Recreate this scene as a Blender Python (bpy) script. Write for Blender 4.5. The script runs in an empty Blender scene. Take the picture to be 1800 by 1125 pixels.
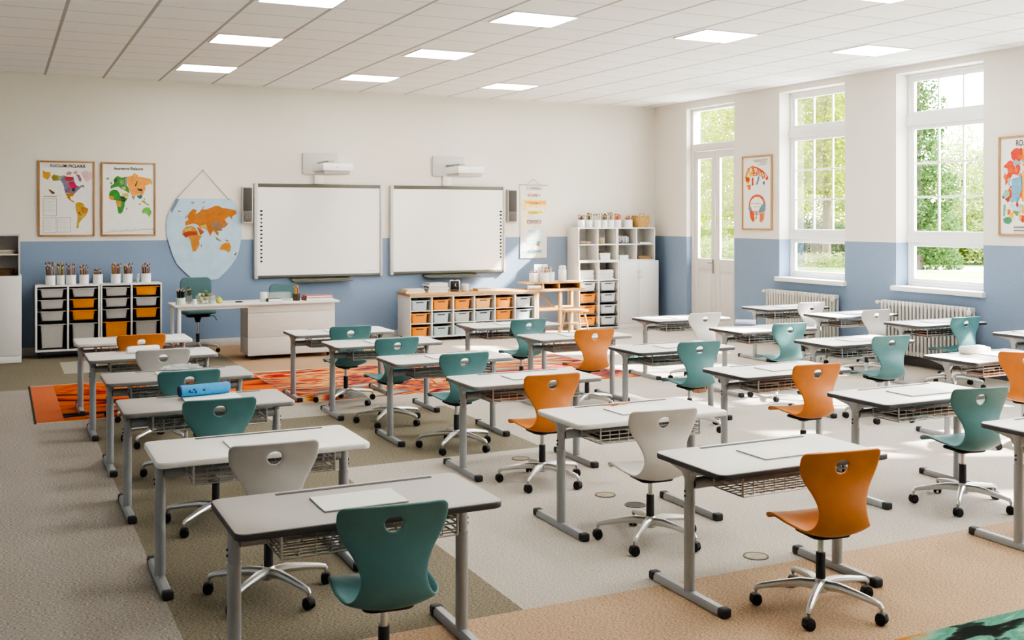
import bpy, bmesh, math, random
from mathutils import Vector, Matrix
random.seed(7)
C = bpy.context.scene.collection
PI = math.pi
# ------------------------------------------------------------------ helpers
class MB:
    """collects shapes into one mesh; self.m = current material index"""
    jit = 0; k = 0
    def __init__(s): s.bm = bmesh.new(); s.m = 0
    def _merge(s, t, M=None):
        if M is not None: bmesh.ops.transform(t, matrix=M, verts=t.verts)
        for f in t.faces: f.material_index = s.m
        me = bpy.data.meshes.new('t'); t.to_mesh(me); t.free()
        s.bm.from_mesh(me); bpy.data.meshes.remove(me)
        return s
    def box(s, x0, x1, y0, y1, z0, z1, bev=0, seg=2, M=None):
        if MB.jit:      # hair-thin size differences so that joined panels never share a plane
            MB.k += 1; e = [MB.jit*((MB.k*q) % 11)/11 for q in (3, 5, 7, 4, 9)]
            x0 += e[0]; x1 -= e[1]; y0 += e[2]; y1 -= e[3]; z1 -= e[4]
        t = bmesh.new(); bmesh.ops.create_cube(t, size=1)
        for v in t.verts: v.co = Vector(((x0+x1)/2+v.co.x*(x1-x0), (y0+y1)/2+v.co.y*(y1-y0), (z0+z1)/2+v.co.z*(z1-z0)))
        if bev: bmesh.ops.bevel(t, geom=list(t.edges), offset=bev, segments=seg, profile=.5, affect='EDGES')
        return s._merge(t, M)
    def prism(s, poly, z0, z1, M=None, bev=0, seg=2):
        t = bmesh.new()
        a = [t.verts.new((x, y, z0)) for x, y in poly]; b = [t.verts.new((x, y, z1)) for x, y in poly]
        n = len(poly)
        t.faces.new(a[::-1]); t.faces.new(b)
        for i in range(n): t.faces.new((a[i], a[(i+1) % n], b[(i+1) % n], b[i]))
        bmesh.ops.recalc_face_normals(t, faces=t.faces)
        if bev:
            es = [e for e in t.edges if abs(e.verts[0].co.z-e.verts[1].co.z) < 1e-6]
            bmesh.ops.bevel(t, geom=es, offset=bev, segments=seg, profile=.5, affect='EDGES')
        return s._merge(t, M)
    def cyl(s, p, q, r0, r1=None, seg=16):
        return s.tube([p, q], [r0, r0 if r1 is None else r1], seg)
    def tube(s, pts, r, seg=10, sx=1.0):
        pts = [Vector(p) for p in pts]; n = len(pts)
        rs = r if isinstance(r, (list, tuple)) else [r]*n
        t = bmesh.new(); rings = []; up = None
        for i, p in enumerate(pts):
            d = (pts[min(i+1, n-1)]-pts[max(i-1, 0)]).normalized()
            if up is None: up = Vector((0, 0, 1)) if abs(d.z) < .9 else Vector((0, 1, 0))
            a = d.cross(up).normalized(); b = a.cross(d).normalized()
            rings.append([t.verts.new(p+(a*math.cos(2*PI*k/seg)*sx+b*math.sin(2*PI*k/seg))*rs[i]) for k in range(seg)])
        for i in range(n-1):
            for k in range(seg):
                t.faces.new((rings[i][k], rings[i][(k+1) % seg], rings[i+1][(k+1) % seg], rings[i+1][k]))
        t.faces.new(rings[0][::-1]); t.faces.new(rings[-1])
        bmesh.ops.recalc_face_normals(t, faces=t.faces)
        return s._merge(t)
    def lathe(s, prof, c=(0, 0, 0), seg=20, M=None):
        t = bmesh.new(); rings = []
        for r, z in prof:
            if r < 1e-5: rings.append([t.verts.new((c[0], c[1], c[2]+z))])
            else: rings.append([t.verts.new((c[0]+r*math.cos(2*PI*k/seg), c[1]+r*math.sin(2*PI*k/seg), c[2]+z)) for k in range(seg)])
        for A, B in zip(rings, rings[1:]):
            for k in range(seg):
                k2 = (k+1) % seg
                if len(A) == 1 and len(B) == 1: continue
                if len(A) == 1: t.faces.new((A[0], B[k], B[k2]))
                elif len(B) == 1: t.faces.new((A[k], A[k2], B[0]))
                else: t.faces.new((A[k], A[k2], B[k2], B[k]))
        bmesh.ops.recalc_face_normals(t, faces=t.faces)
        return s._merge(t, M)
    def poly(s, pts):
        t = bmesh.new(); t.faces.new([t.verts.new(p) for p in pts]); return s._merge(t)
    def done(s, name, mats, parent=None, loc=(0, 0, 0), rz=0, smooth=True, ang=35):
        bm = s.bm
        if smooth:
            for f in bm.faces: f.smooth = True
            for e in bm.edges:
                if len(e.link_faces) == 2 and e.calc_face_angle(0) > math.radians(ang): e.smooth = False
        me = bpy.data.meshes.new(name); bm.to_mesh(me); bm.free()
        for m in (mats if isinstance(mats, (list, tuple)) else [mats]): me.materials.append(m)
        o = bpy.data.objects.new(name, me); C.objects.link(o)
        o.location = loc; o.rotation_euler = (0, 0, rz)
        if parent: o.parent = parent
        return o

def tag(o, label=None, cat=None, group=None, kind=None):
    if label: o['label'] = label
    if cat: o['category'] = cat
    if group: o['group'] = group
    if kind: o['kind'] = kind
    return o
def thing(name, label, cat, loc=(0, 0, 0), rz=0, group=None, kind=None):
    o = bpy.data.objects.new(name, None); C.objects.link(o)
    o.location = loc; o.rotation_euler = (0, 0, rz); o.empty_display_size = .1
    return tag(o, label, cat, group, kind)
def struct(o, label=None):
    o['kind'] = 'structure'
    if label: o['label'] = label
    return o
def dup(r, loc=None, rz=None, label=None, group=None, parent=None):
    kids = list(r.children)
    c = r.copy(); C.objects.link(c)
    if parent is not None: c.parent = parent
    if loc is not None: c.location = loc
    if rz is not None: c.rotation_euler = (0, 0, rz)
    if label: c['label'] = label
    if group: c['group'] = group
    for k in kids: dup(k, parent=c)
    return c
def kids_of(r):
    for k in r.children:
        yield k
        yield from kids_of(k)
def base(o): return o.name.split('.')[0]
def paint(root, part, mat):
    for o in list(kids_of(root))+[root]:
        if o.type == 'MESH' and base(o) == part:
            o.material_slots[0].link = 'OBJECT'; o.material_slots[0].material = mat
def bake(o, name=None):
    dg = bpy.context.evaluated_depsgraph_get(); dg.update()
    me = bpy.data.meshes.new_from_object(o.evaluated_get(dg))
    o.modifiers.clear(); o.data = me
    return o

# ------------------------------------------------------------------ materials
def lin(c): return tuple(((v/255)/12.92 if v <= 10.3 else (((v/255)+.055)/1.055)**2.4) for v in c)
def mat(name, rgb, rough=.5, metal=0, var=.05, scale=30, bump=0, bscale=None, stretch=None, emit=0, alpha=None, spec=.5, trans=0):
    """principled with a procedural noise tint (rgb = linear) and optional bump"""
    m = bpy.data.materials.new(name); m.use_nodes = True
    nt = m.node_tree; N = nt.nodes; L = nt.links
    p = N['Principled BSDF']
    tc = N.new('ShaderNodeTexCoord'); mp = N.new('ShaderNodeMapping'); L.new(tc.outputs['Object'], mp.inputs[0])
    if stretch: mp.inputs['Scale'].default_value = stretch
    nz = N.new('ShaderNodeTexNoise'); nz.inputs['Scale'].default_value = scale; nz.inputs['Detail'].default_value = 4
    L.new(mp.outputs[0], nz.inputs['Vector'])
    rp = N.new('ShaderNodeValToRGB'); L.new(nz.outputs['Fac'], rp.inputs[0])
    rp.color_ramp.elements[0].position = .3; rp.color_ramp.elements[1].position = .7
    rp.color_ramp.elements[0].color = [max(0, c*(1-var)) for c in rgb]+[1]
    rp.color_ramp.elements[1].color = [min(1, c*(1+var)) for c in rgb]+[1]
    L.new(rp.outputs[0], p.inputs['Base Color'])
    p.inputs['Roughness'].default_value = rough; p.inputs['Metallic'].default_value = metal
    p.inputs['Specular IOR Level'].default_value = spec
    if trans: p.inputs['Transmission Weight'].default_value = trans
    if alpha is not None: p.inputs['Alpha'].default_value = alpha
    if emit:
        L.new(rp.outputs[0], p.inputs['Emission Color']); p.inputs['Emission Strength'].default_value = emit
    if bump:
        n2 = N.new('ShaderNodeTexNoise'); n2.inputs['Scale'].default_value = bscale or scale*4; n2.inputs['Detail'].default_value = 3
        L.new(mp.outputs[0], n2.inputs['Vector'])
        b = N.new('ShaderNodeBump'); b.inputs['Strength'].default_value = bump; b.inputs['Distance'].default_value = .01
        L.new(n2.outputs['Fac'], b.inputs['Height']); L.new(b.outputs[0], p.inputs['Normal'])
    return m
def S(name, *rgb, **k): return mat(name, lin(rgb), **k)

def carpet(name, rgb, var=.22, big=.06):
    m = bpy.data.materials.new(name); m.use_nodes = True
    nt = m.node_tree; N = nt.nodes; L = nt.links; p = N['Principled BSDF']
    g = N.new('ShaderNodeNewGeometry')
    mp = N.new('ShaderNodeMapping'); mp.inputs['Scale'].default_value = (70, 190, 1); L.new(g.outputs['Position'], mp.inputs[0])
    nz = N.new('ShaderNodeTexNoise'); nz.inputs['Scale'].default_value = 1; nz.inputs['Detail'].default_value = 2
    L.new(mp.outputs[0], nz.inputs['Vector'])
    rp = N.new('ShaderNodeValToRGB'); L.new(nz.outputs['Fac'], rp.inputs[0])
    rp.color_ramp.elements[0].position = .36; rp.color_ramp.elements[1].position = .64
    rp.color_ramp.elements[0].color = [c*(1-var) for c in rgb]+[1]
    rp.color_ramp.elements[1].color = [min(1, c*(1+var)) for c in rgb]+[1]
    n3 = N.new('ShaderNodeTexNoise'); n3.inputs['Scale'].default_value = .9; n3.inputs['Detail'].default_value = 3
    L.new(g.outputs['Position'], n3.inputs['Vector'])
    r3 = N.new('ShaderNodeValToRGB'); L.new(n3.outputs['Fac'], r3.inputs[0])
    r3.color_ramp.elements[0].position = .35; r3.color_ramp.elements[1].position = .65
    r3.color_ramp.elements[0].color = [1-big]*3+[1]; r3.color_ramp.elements[1].color = [1, 1, 1, 1]
    mx = N.new('ShaderNodeMix'); mx.data_type = 'RGBA'; mx.blend_type = 'MULTIPLY'; mx.inputs[0].default_value = 1
    L.new(rp.outputs[0], mx.inputs[6]); L.new(r3.outputs[0], mx.inputs[7]); L.new(mx.outputs[2], p.inputs['Base Color'])
    p.inputs['Roughness'].default_value = .95; p.inputs['Specular IOR Level'].default_value = .15
    b = N.new('ShaderNodeBump'); b.inputs['Strength'].default_value = .5; b.inputs['Distance'].default_value = .006
    L.new(nz.outputs['Fac'], b.inputs['Height']); L.new(b.outputs[0], p.inputs['Normal'])
    return m

def wood(name, rgb, var=.18, axis='X', scale=6, rough=.5):
    st = {'X': (1, 14, 14), 'Y': (14, 1, 14), 'Z': (14, 14, 1)}[axis]
    return mat(name, rgb, rough=rough, var=var, scale=scale, stretch=st)

BLUE_Z = 1.65
def wall_mat():
    m = bpy.data.materials.new('wall_paint'); m.use_nodes = True
    nt = m.node_tree; N = nt.nodes; L = nt.links; p = N['Principled BSDF']
    g = N.new('ShaderNodeNewGeometry'); sp = N.new('ShaderNodeSeparateXYZ'); L.new(g.outputs['Position'], sp.inputs[0])
    lt = N.new('ShaderNodeMath'); lt.operation = 'LESS_THAN'; lt.inputs[1].default_value = BLUE_Z; L.new(sp.outputs['Z'], lt.inputs[0])
    nz = N.new('ShaderNodeTexNoise'); nz.inputs['Scale'].default_value = 60; nz.inputs['Detail'].default_value = 3
    L.new(g.outputs['Position'], nz.inputs['Vector'])
    def ramp(c, v):
        r = N.new('ShaderNodeValToRGB'); L.new(nz.outputs['Fac'], r.inputs[0])
        r.color_ramp.elements[0].position = .3; r.color_ramp.elements[1].position = .7
        r.color_ramp.elements[0].color = [x*(1-v) for x in c]+[1]; r.color_ramp.elements[1].color = [min(1, x*(1+v)) for x in c]+[1]
        return r
    a = ramp(WALL_CREAM, .015); bb = ramp(WALL_BLUE, .05)
    mx = N.new('ShaderNodeMix'); mx.data_type = 'RGBA'
    L.new(lt.outputs[0], mx.inputs[0]); L.new(a.outputs[0], mx.inputs[6]); L.new(bb.outputs[0], mx.inputs[7])
    L.new(mx.outputs[2], p.inputs['Base Color']); p.inputs['Roughness'].default_value = .85; p.inputs['Specular IOR Level'].default_value = .2
    b = N.new('ShaderNodeBump'); b.inputs['Strength'].default_value = .06; b.inputs['Distance'].default_value = .004
    L.new(nz.outputs['Fac'], b.inputs['Height']); L.new(b.outputs[0], p.inputs['Normal'])
    return m
WALL_CREAM = (.77, .738, .685)
WALL_BLUE = (.262, .345, .475)

def ceiling_mat():
    m = bpy.data.materials.new('ceiling_tiles'); m.use_nodes = True
    nt = m.node_tree; N = nt.nodes; L = nt.links; p = N['Principled BSDF']
    g = N.new('ShaderNodeNewGeometry'); sp = N.new('ShaderNodeSeparateXYZ'); L.new(g.outputs['Position'], sp.inputs[0])
    def line(out, off, period, half):
        a = N.new('ShaderNodeMath'); a.operation = 'SUBTRACT'; a.inputs[1].default_value = off-half; L.new(sp.outputs[out], a.inputs[0])
        d = N.new('ShaderNodeMath'); d.operation = 'FLOORED_MODULO'; d.inputs[1].default_value = period; L.new(a.outputs[0], d.inputs[0])
        l = N.new('ShaderNodeMath'); l.operation = 'LESS_THAN'; l.inputs[1].default_value = half*2; L.new(d.outputs[0], l.inputs[0])
        return l
    lx = line('X', TX0, TXP, .018); ly = line('Y', TY0, TYP, .009)
    nz = N.new('ShaderNodeTexNoise'); nz.inputs['Scale'].default_value = 90; nz.inputs['Detail'].default_value = 3
    L.new(g.outputs['Position'], nz.inputs['Vector'])
    r = N.new('ShaderNodeValToRGB'); L.new(nz.outputs['Fac'], r.inputs[0])
    r.color_ramp.elements[0].color = (.80, .80, .79, 1); r.color_ramp.elements[1].color = (.88, .88, .87, 1)
    mx = N.new('ShaderNodeMix'); mx.data_type = 'RGBA'; mx.inputs[7].default_value = (.52, .515, .50, 1)
    L.new(ly.outputs[0], mx.inputs[0]); L.new(r.outputs[0], mx.inputs[6])
    m2 = N.new('ShaderNodeMix'); m2.data_type = 'RGBA'; m2.inputs[7].default_value = (.44, .44, .425, 1)
    L.new(lx.outputs[0], m2.inputs[0]); L.new(mx.outputs[2], m2.inputs[6])
    L.new(m2.outputs[2], p.inputs['Base Color']); p.inputs['Roughness'].default_value = .9; p.inputs['Specular IOR Level'].default_value = .1
    return m
TX0, TXP, TY0, TYP = 2.16, .787, 9.46, .643

def rug_mat(name, cols, sx, sy, dist=1.5, seed=0):
    m = bpy.data.materials.new(name); m.use_nodes = True
    nt = m.node_tree; N = nt.nodes; L = nt.links; p = N['Principled BSDF']
    tc = N.new('ShaderNodeTexCoord'); mp = N.new('ShaderNodeMapping'); L.new(tc.outputs['Object'], mp.inputs[0])
    mp.inputs['Scale'].default_value = (sx, sy, 1); mp.inputs['Location'].default_value = (seed, seed*1.7, 0)
    nz = N.new('ShaderNodeTexNoise'); nz.inputs['Scale'].default_value = 1; nz.inputs['Detail'].default_value = 4
    nz.inputs['Roughness'].default_value = .5; nz.inputs['Distortion'].default_value = dist
    L.new(mp.outputs[0], nz.inputs['Vector'])
    r = N.new('ShaderNodeValToRGB'); L.new(nz.outputs['Fac'], r.inputs[0])
    cr = r.color_ramp
    while len(cr.elements) < len(cols): cr.elements.new(.5)
    for e, (pos, c) in zip(cr.elements, cols): e.position = pos; e.color = list(lin(c))+[1]
    n2 = N.new('ShaderNodeTexNoise'); n2.inputs['Scale'].default_value = 160; L.new(tc.outputs['Object'], n2.inputs['Vector'])
    mx = N.new('ShaderNodeMix'); mx.data_type = 'RGBA'; mx.blend_type = 'MULTIPLY'; mx.inputs[0].default_value = .5
    L.new(r.outputs[0], mx.inputs[6]); L.new(n2.outputs['Fac'], mx.inputs[7])
    L.new(mx.outputs[2], p.inputs['Base Color']); p.inputs['Roughness'].default_value = .95; p.inputs['Specular IOR Level'].default_value = .1
    b = N.new('ShaderNodeBump'); b.inputs['Strength'].default_value = .4; b.inputs['Distance'].default_value = .006
    L.new(n2.outputs['Fac'], b.inputs['Height']); L.new(b.outputs[0], p.inputs['Normal'])
    return m

def glass_mat():
    m = bpy.data.materials.new('window_glass'); m.use_nodes = True
    nt = m.node_tree; N = nt.nodes; L = nt.links; N.remove(N['Principled BSDF'])
    out = N['Material Output']; t = N.new('ShaderNodeBsdfTransparent'); g = N.new('ShaderNodeBsdfGlossy')
    g.inputs['Roughness'].default_value = .02; t.inputs[0].default_value = (.97, .985, .98, 1)
    nz = N.new('ShaderNodeTexNoise'); nz.inputs['Scale'].default_value = 2
    fr = N.new('ShaderNodeFresnel'); fr.inputs[0].default_value = 1.35
    mu = N.new('ShaderNodeMath'); mu.operation = 'MULTIPLY'; mu.inputs[1].default_value = .4; L.new(fr.outputs[0], mu.inputs[0])
    mx = N.new('ShaderNodeMixShader'); L.new(mu.outputs[0], mx.inputs[0]); L.new(t.outputs[0], mx.inputs[1]); L.new(g.outputs[0], mx.inputs[2])
    L.new(mx.outputs[0], out.inputs[0]); return m

def leaf_mat(name, dark, light):
    m = bpy.data.materials.new(name); m.use_nodes = True
    nt = m.node_tree; N = nt.nodes; L = nt.links; N.remove(N['Principled BSDF'])
    out = N['Material Output']; g = N.new('ShaderNodeNewGeometry')
    r = N.new('ShaderNodeValToRGB'); L.new(g.outputs['Random Per Island'], r.inputs[0])
    r.color_ramp.elements[0].color = list(dark)+[1]; r.color_ramp.elements[1].color = list(light)+[1]
    d = N.new('ShaderNodeBsdfDiffuse'); t = N.new('ShaderNodeBsdfTranslucent')
    L.new(r.outputs[0], d.inputs[0]); L.new(r.outputs[0], t.inputs[0])
    mx = N.new('ShaderNodeMixShader'); mx.inputs[0].default_value = .45
    L.new(d.outputs[0], mx.inputs[1]); L.new(t.outputs[0], mx.inputs[2]); L.new(mx.outputs[0], out.inputs[0]); return m

M = {}
M['wall'] = wall_mat(); M['ceil'] = ceiling_mat(); M['glass'] = glass_mat()
M['white'] = mat('white_laminate', (.74, .73, .71), rough=.45, var=.02)
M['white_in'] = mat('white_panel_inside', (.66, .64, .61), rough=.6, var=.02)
M['frame'] = mat('white_window_paint', (.82, .82, .81), rough=.4, var=.015)
M['door'] = mat('white_door_paint', (.72, .70, .68), rough=.45, var=.02)
M['skirt'] = mat('pale_skirting', (.62, .60, .57), rough=.5, var=.03)
M['skirt_dark'] = mat('grey_skirting', (.16, .16, .16), rough=.5, var=.05)
M['top_grey'] = mat('grey_laminate', (.42, .40, .39), rough=.42, var=.02, scale=200)
M['top_light'] = mat('light_grey_laminate', (.70, .69, .67), rough=.38, var=.015, scale=200)
M['top_white'] = mat('white_desk_laminate', (.78, .77, .75), rough=.35, var=.015, scale=200)
M['edge_dark'] = mat('dark_grey_edging', (.075, .075, .08), rough=.55, var=.05)
M['edge_mid'] = mat('mid_grey_edging', (.22, .22, .22), rough=.5, var=.05)
M['edge_white'] = mat('white_edging', (.7, .69, .67), rough=.45, var=.03)
M['silver'] = mat('silver_powder_coat', (.40, .415, .43), rough=.38, metal=.3, var=.04, scale=150)
M['alu'] = mat('polished_aluminium', (.66, .66, .65), rough=.28, metal=.75, var=.04, scale=80)
M['wire'] = mat('chrome_wire', (.5, .5, .49), rough=.3, metal=.7, var=.05)
M['black'] = mat('black_plastic', (.018, .018, .019), rough=.5, var=.15)
M['charcoal'] = mat('charcoal_plastic', (.045, .045, .05), rough=.55, var=.1)
M['wheel'] = mat('black_caster_rubber', (.012, .012, .013), rough=.6, var=.2)
M['teal'] = mat('teal_shell', (.10, .232, .245), rough=.4, var=.05, scale=14, bump=.02, bscale=160)
M['orange'] = mat('orange_shell', (.62, .215, .052), rough=.4, var=.06, scale=14, bump=.02, bscale=160)
M['shell_grey'] = mat('light_grey_shell', (.50, .49, .475), rough=.4, var=.04, scale=14, bump=.02, bscale=160)
M['shell_white'] = mat('white_shell', (.66, .64, .61), rough=.4, var=.03, scale=14, bump=.02, bscale=160)
M['teal_fabric'] = mat('teal_upholstery', (.10, .185, .195), rough=.8, var=.12, scale=120, bump=.15)
M['paper'] = mat('white_paper', (.82, .82, .80), rough=.7, var=.015, scale=40)
M['paper_edge'] = mat('grey_pad_edge', (.38, .39, .38), rough=.7, var=.1, scale=200)
M['tray_grey'] = mat('grey_tray_plastic', (.48, .48, .465), rough=.4, var=.03)
M['tray_orange'] = mat('orange_tray_plastic', (.80, .29, .03), rough=.38, var=.04)
M['tray_blue'] = mat('pale_blue_tray_plastic', (.45, .54, .57), rough=.4, var=.03)
M['tray_peach'] = mat('peach_tray_plastic', (.85, .50, .20), rough=.4, var=.03)
M['tray_pale'] = mat('pale_grey_tray_plastic', (.60, .62, .64), rough=.4, var=.03)
M['pine'] = wood('pale_pine', (.58, .345, .145), axis='X')
M['pine_z'] = wood('pale_pine_upright', (.60, .38, .18), axis='Z')
M['oak'] = wood('oak_picture_frame', (.46, .27, .13), axis='Z', scale=10)
M['ceramic'] = mat('white_ceramic', (.80, .80, .79), rough=.3, var=.01)
M['mint'] = mat('pale_mint_ceramic', (.60, .72, .64), rough=.35, var=.03)
M['board'] = mat('whiteboard_surface', (.86, .86, .85), rough=.22, var=.008, scale=3)
M['board_frame'] = mat('grey_green_board_frame', (.15, .15, .125), rough=.45, metal=.3, var=.06)
M['board_side'] = mat('pale_board_side', (.56, .56, .54), rough=.4, var=.03)
M['spk'] = mat('speaker_grille', (.085, .078, .072), rough=.6, var=.15, scale=300)
M['clear'] = mat('clear_plastic', (.80, .85, .86), rough=.12, var=.02, alpha=.30)
M['clear2'] = mat('thin_clear_glass', (.75, .82, .82), rough=.1, var=.02, alpha=.16)
M['string'] = mat('natural_string', (.45, .38, .28), rough=.9, var=.1)
M['brass'] = mat('door_handle_steel', (.35, .34, .33), rough=.3, metal=.9, var=.05)
M['rad'] = mat('radiator_enamel', (.66, .64, .60), rough=.35, var=.02)
M['led'] = mat('light_diffuser', (1, .965, .91), rough=.6, var=.01, emit=5.2)
M['bark'] = mat('tree_bark', (.10, .075, .055), rough=.95, var=.35, scale=8, stretch=(3, 3, .6), bump=.6)
M['ink'] = mat('black_ink', (.03, .03, .035), rough=.8, var=.2)
M['ink_grey'] = mat('grey_ink', (.30, .30, .31), rough=.8, var=.2)
M['fb'] = mat('floor_box_lid', (.33, .26, .18), rough=.5, var=.25, scale=25)
M['fb_rim'] = mat('floor_box_rim', (.09, .08, .07), rough=.5, var=.2)
inks = {}
def ink(*rgb):
    if rgb not in inks:
        inks[rgb] = mat('print_'+'_'.join(map(str, rgb)), lin(rgb), rough=.75, var=.13, scale=14)
    return inks[rgb]
# ------------------------------------------------------------------ room shell
XW, YB, ZC = 11.08, 16.7, 4.06
XL, YF = -2.2, -2.7
TH = .30
M['cp_grey'] = carpet('carpet_grey', (.38, .345, .315), .42)
M['cp_olive'] = carpet('carpet_olive', (.255, .225, .172), .42)
M['cp_light'] = carpet('carpet_light', (.50, .46, .41), .28)
M['cp_tan'] = carpet('carpet_tan', (.50, .36, .245), .36)
M['cp_brown'] = carpet('carpet_brown', (.42, .29, .19), .2)
M['cp_back'] = carpet('carpet_sand', (.56, .49, .42), .15)
M['cp_patch'] = carpet('carpet_pale_patch', (.47, .44, .38), .12)
fm = ['cp_grey', 'cp_olive', 'cp_light', 'cp_tan', 'cp_brown', 'cp_back', 'cp_patch']
def zone(x, y):
    if x < .78 and y < 13.45: return 0
    if .74 < x < 1.2 and 14.6 < y < 15.8: return 6
    if y > 13.6: return 1 if x < 2.9 else 4 if x < 5.2 else 5
    if y < 4.81: return 3
    if x < 2.4: return 1
    if x < 4.25 and 8.15 < y < 10.4: return 1
    if x > 9.3 and 8.15 < y: return 5
    return 2
b = MB()
xs = [XL, .74, .78, 1.2, 2.4, 2.9, 4.25, 5.2, 9.3, XW+TH]; ys = [YF, 4.81, 8.15, 10.4, 13.45, 13.6, 14.6, 15.8, YB]
for x0, x1 in zip(xs, xs[1:]):
    for y0, y1 in zip(ys, ys[1:]):
        b.m = zone((x0+x1)/2, (y0+y1)/2)
        b.poly([(x0, y0, 0), (x1, y0, 0), (x1, y1, 0), (x0, y1, 0)])
b.m = 0; b.box(XL, XW+TH, YF, YB, -.2, -.01)
struct(b.done('floor', [M[k] for k in fm], smooth=False), 'carpet floor in strips of grey, olive, cream and tan')
b = MB(); b.box(XL-.2, XW+TH, YF-.2, YB+.2, ZC, ZC+.2); struct(b.done('ceiling', M['ceil'], smooth=False), 'suspended ceiling of pale rectangular tiles')
b = MB(); b.box(XL-.2, XW+TH, YB, YB+.2, -.2, ZC); struct(b.done('wall_back', M['wall'], smooth=False), 'cream wall with a blue lower band behind the whiteboards')
b = MB(); b.box(XL-.2, XL, YF, YB, -.2, ZC); struct(b.done('wall_left', M['wall'], smooth=False))
b = MB(); b.box(XL-.2, XW+TH, YF-.2, YF, -.2, ZC); struct(b.done('wall_front', M['wall'], smooth=False))
WINS = [(11.72, 13.155), (9.31, 10.74), (6.90, 8.33), (4.48, 5.91), (2.07, 3.50), (-.34, 1.09)]
WZ0, WZ1 = 1.055, 3.965
DY0, DY1, DZ = 14.29, 15.657, 3.93
b = MB()
cuts = sorted([(y0, y1, WZ0, WZ1) for y0, y1 in WINS]+[(DY0, DY1, 0, DZ)])
y = YF
for y0, y1, z0, z1 in cuts:
    b.box(XW, XW+TH, y, y0, -.2, ZC)
    if z0 > 0: b.box(XW, XW+TH, y0, y1, -.2, z0)
    else: b.box(XW, XW+TH, y0, y1, -.2, -.005)
    b.box(XW, XW+TH, y0, y1, z1, ZC)
    y = y1
b.box(XW, XW+TH, y, YB, -.2, ZC)
struct(b.done('wall_right', M['wall'], smooth=False), 'window wall, cream above and blue below')
b = MB(); b.box(XL, XW, YB-.02, YB, 0, .12, .004); struct(b.done('baseboard_back', M['skirt']))
b = MB()
for a, c in ((YF, DY0), (DY1, YB-.02)): b.box(XW-.02, XW, a, c, 0, .14, .004)
struct(b.done('baseboard_right', M['skirt_dark']))
MB.jit = .0005
# windows
for i, (y0, y1) in enumerate(WINS):
    w = thing('window_%d' % (i+1), 'tall white sash window with small panes', None, (XW, (y0+y1)/2, WZ0), kind='structure')
    h = (y1-y0)/2; H = WZ1-WZ0; X0, X1 = .215, .285
    b = MB(); bx = lambda a, c, z0, z1, d0=0, d1=0, bev=.006: b.box(X0+d0, X1+d1, a, c, z0, z1, bev)
    bx(-h, -h+.05, 0, H); bx(h-.05, h, 0, H); bx(-h+.05, h-.05, 0, .05, .001, -.001); bx(-h+.05, h-.05, H-.05, H, .001, -.001)
    secs = [(.05, .60, 1, 1), (.70, 2.20, 3, 3), (2.335, H-.05, 3, 1)]
    bx(-h, h, .60, .70, -.02, .01); bx(-h, h, 2.20, 2.335, -.02, .01)
    panes = []
    for z0, z1, nc, nr in secs:
        g = .055
        bx(-h+.05, -h+.05+g, z0, z1, .01, -.01); bx(h-.05-g, h-.05, z0, z1, .01, -.01)
        bx(-h+.05+g, h-.05-g, z0, z0+g, .011, -.011); bx(-h+.05+g, h-.05-g, z1-g, z1, .011, -.011)
        w0, w1 = -h+.05+g, h-.05-g; q0, q1 = z0+g, z1-g
        for k in range(1, nc): c = w0+(w1-w0)*k/nc; bx(c-.013, c+.013, q0, q1, .02, -.02, .004)
        for k in range(1, nr): c = q0+(q1-q0)*k/nr; bx(w0, w1, c-.013, c+.013, .022, -.022, .004)
        panes.append((w0, w1, q0, q1))
    b.done('window_frame', M['frame'], w)
    for p in panes:
        b = MB(); b.poly([(.25, p[0], p[2]), (.25, p[1], p[2]), (.25, p[1], p[3]), (.25, p[0], p[3])]); b.done('pane', M['glass'], w, smooth=False)
    b = MB(); b.box(-.075, .215, -h-.04, h+.04, -.06, .005, .008); b.done('sill', M['frame'], w)
# door with fanlight
d = thing('door_1', 'white double glazed door with a fanlight above', None, (XW, (DY0+DY1)/2, 0), kind='structure')
h = (DY1-DY0)/2
b = MB()
for s in (-1, 1): b.box(.10, .20, *sorted((s*h, s*(h-.06))), 0, DZ, .006)
b.box(.101, .199, -h+.06, h-.06, 3.17, 3.30, .006); b.box(.101, .199, -h+.06, h-.06, DZ-.05, DZ, .006)
b.done('door_frame', M['door'], d)
b = MB(); b.poly([(.15, -h+.06, 3.3), (.15, h-.06, 3.3), (.15, h-.06, DZ-.05), (.15, -h+.06, DZ-.05)]); b.done('pane', M['glass'], d, smooth=False)
for s in (-1, 1):
    a, c = (.004, h-.06) if s > 0 else (-h+.06, -.004)
    b = MB(); bx = lambda p, q, z0, z1: b.box(.12, .17, p, q, z0, z1, .006)
    bx(a, a+.115, .01, 3.165); bx(c-.115, c, .01, 3.165); i_, j_ = a+.115, c-.115; bx(i_, j_, .01, .24); bx(i_, j_, 1.06, 1.27); bx(i_, j_, 3.03, 3.165)
    b.box(.135, .155, a+.1, c-.1, .2, 1.1); b.box(.127, .16, a+.15, c-.15, .29, 1.01, .006)
    lf = b.done('leaf', M['door'], d)
    b = MB(); b.poly([(.145, a+.1, 1.26), (.145, c-.1, 1.26), (.145, c-.1, 3.04), (.145, a+.1, 3.04)]); b.done('pane', M['glass'], lf, smooth=False)
    if s > 0:
        b = MB(); b.box(.105, .12, a+.035, a+.075, 1.02, 1.26, .004); b.tube([(.11, a+.055, 1.2), (.075, a+.055, 1.2), (.07, a+.16, 1.2)], .009)
        b.done('handle', M['brass'], lf)
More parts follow.
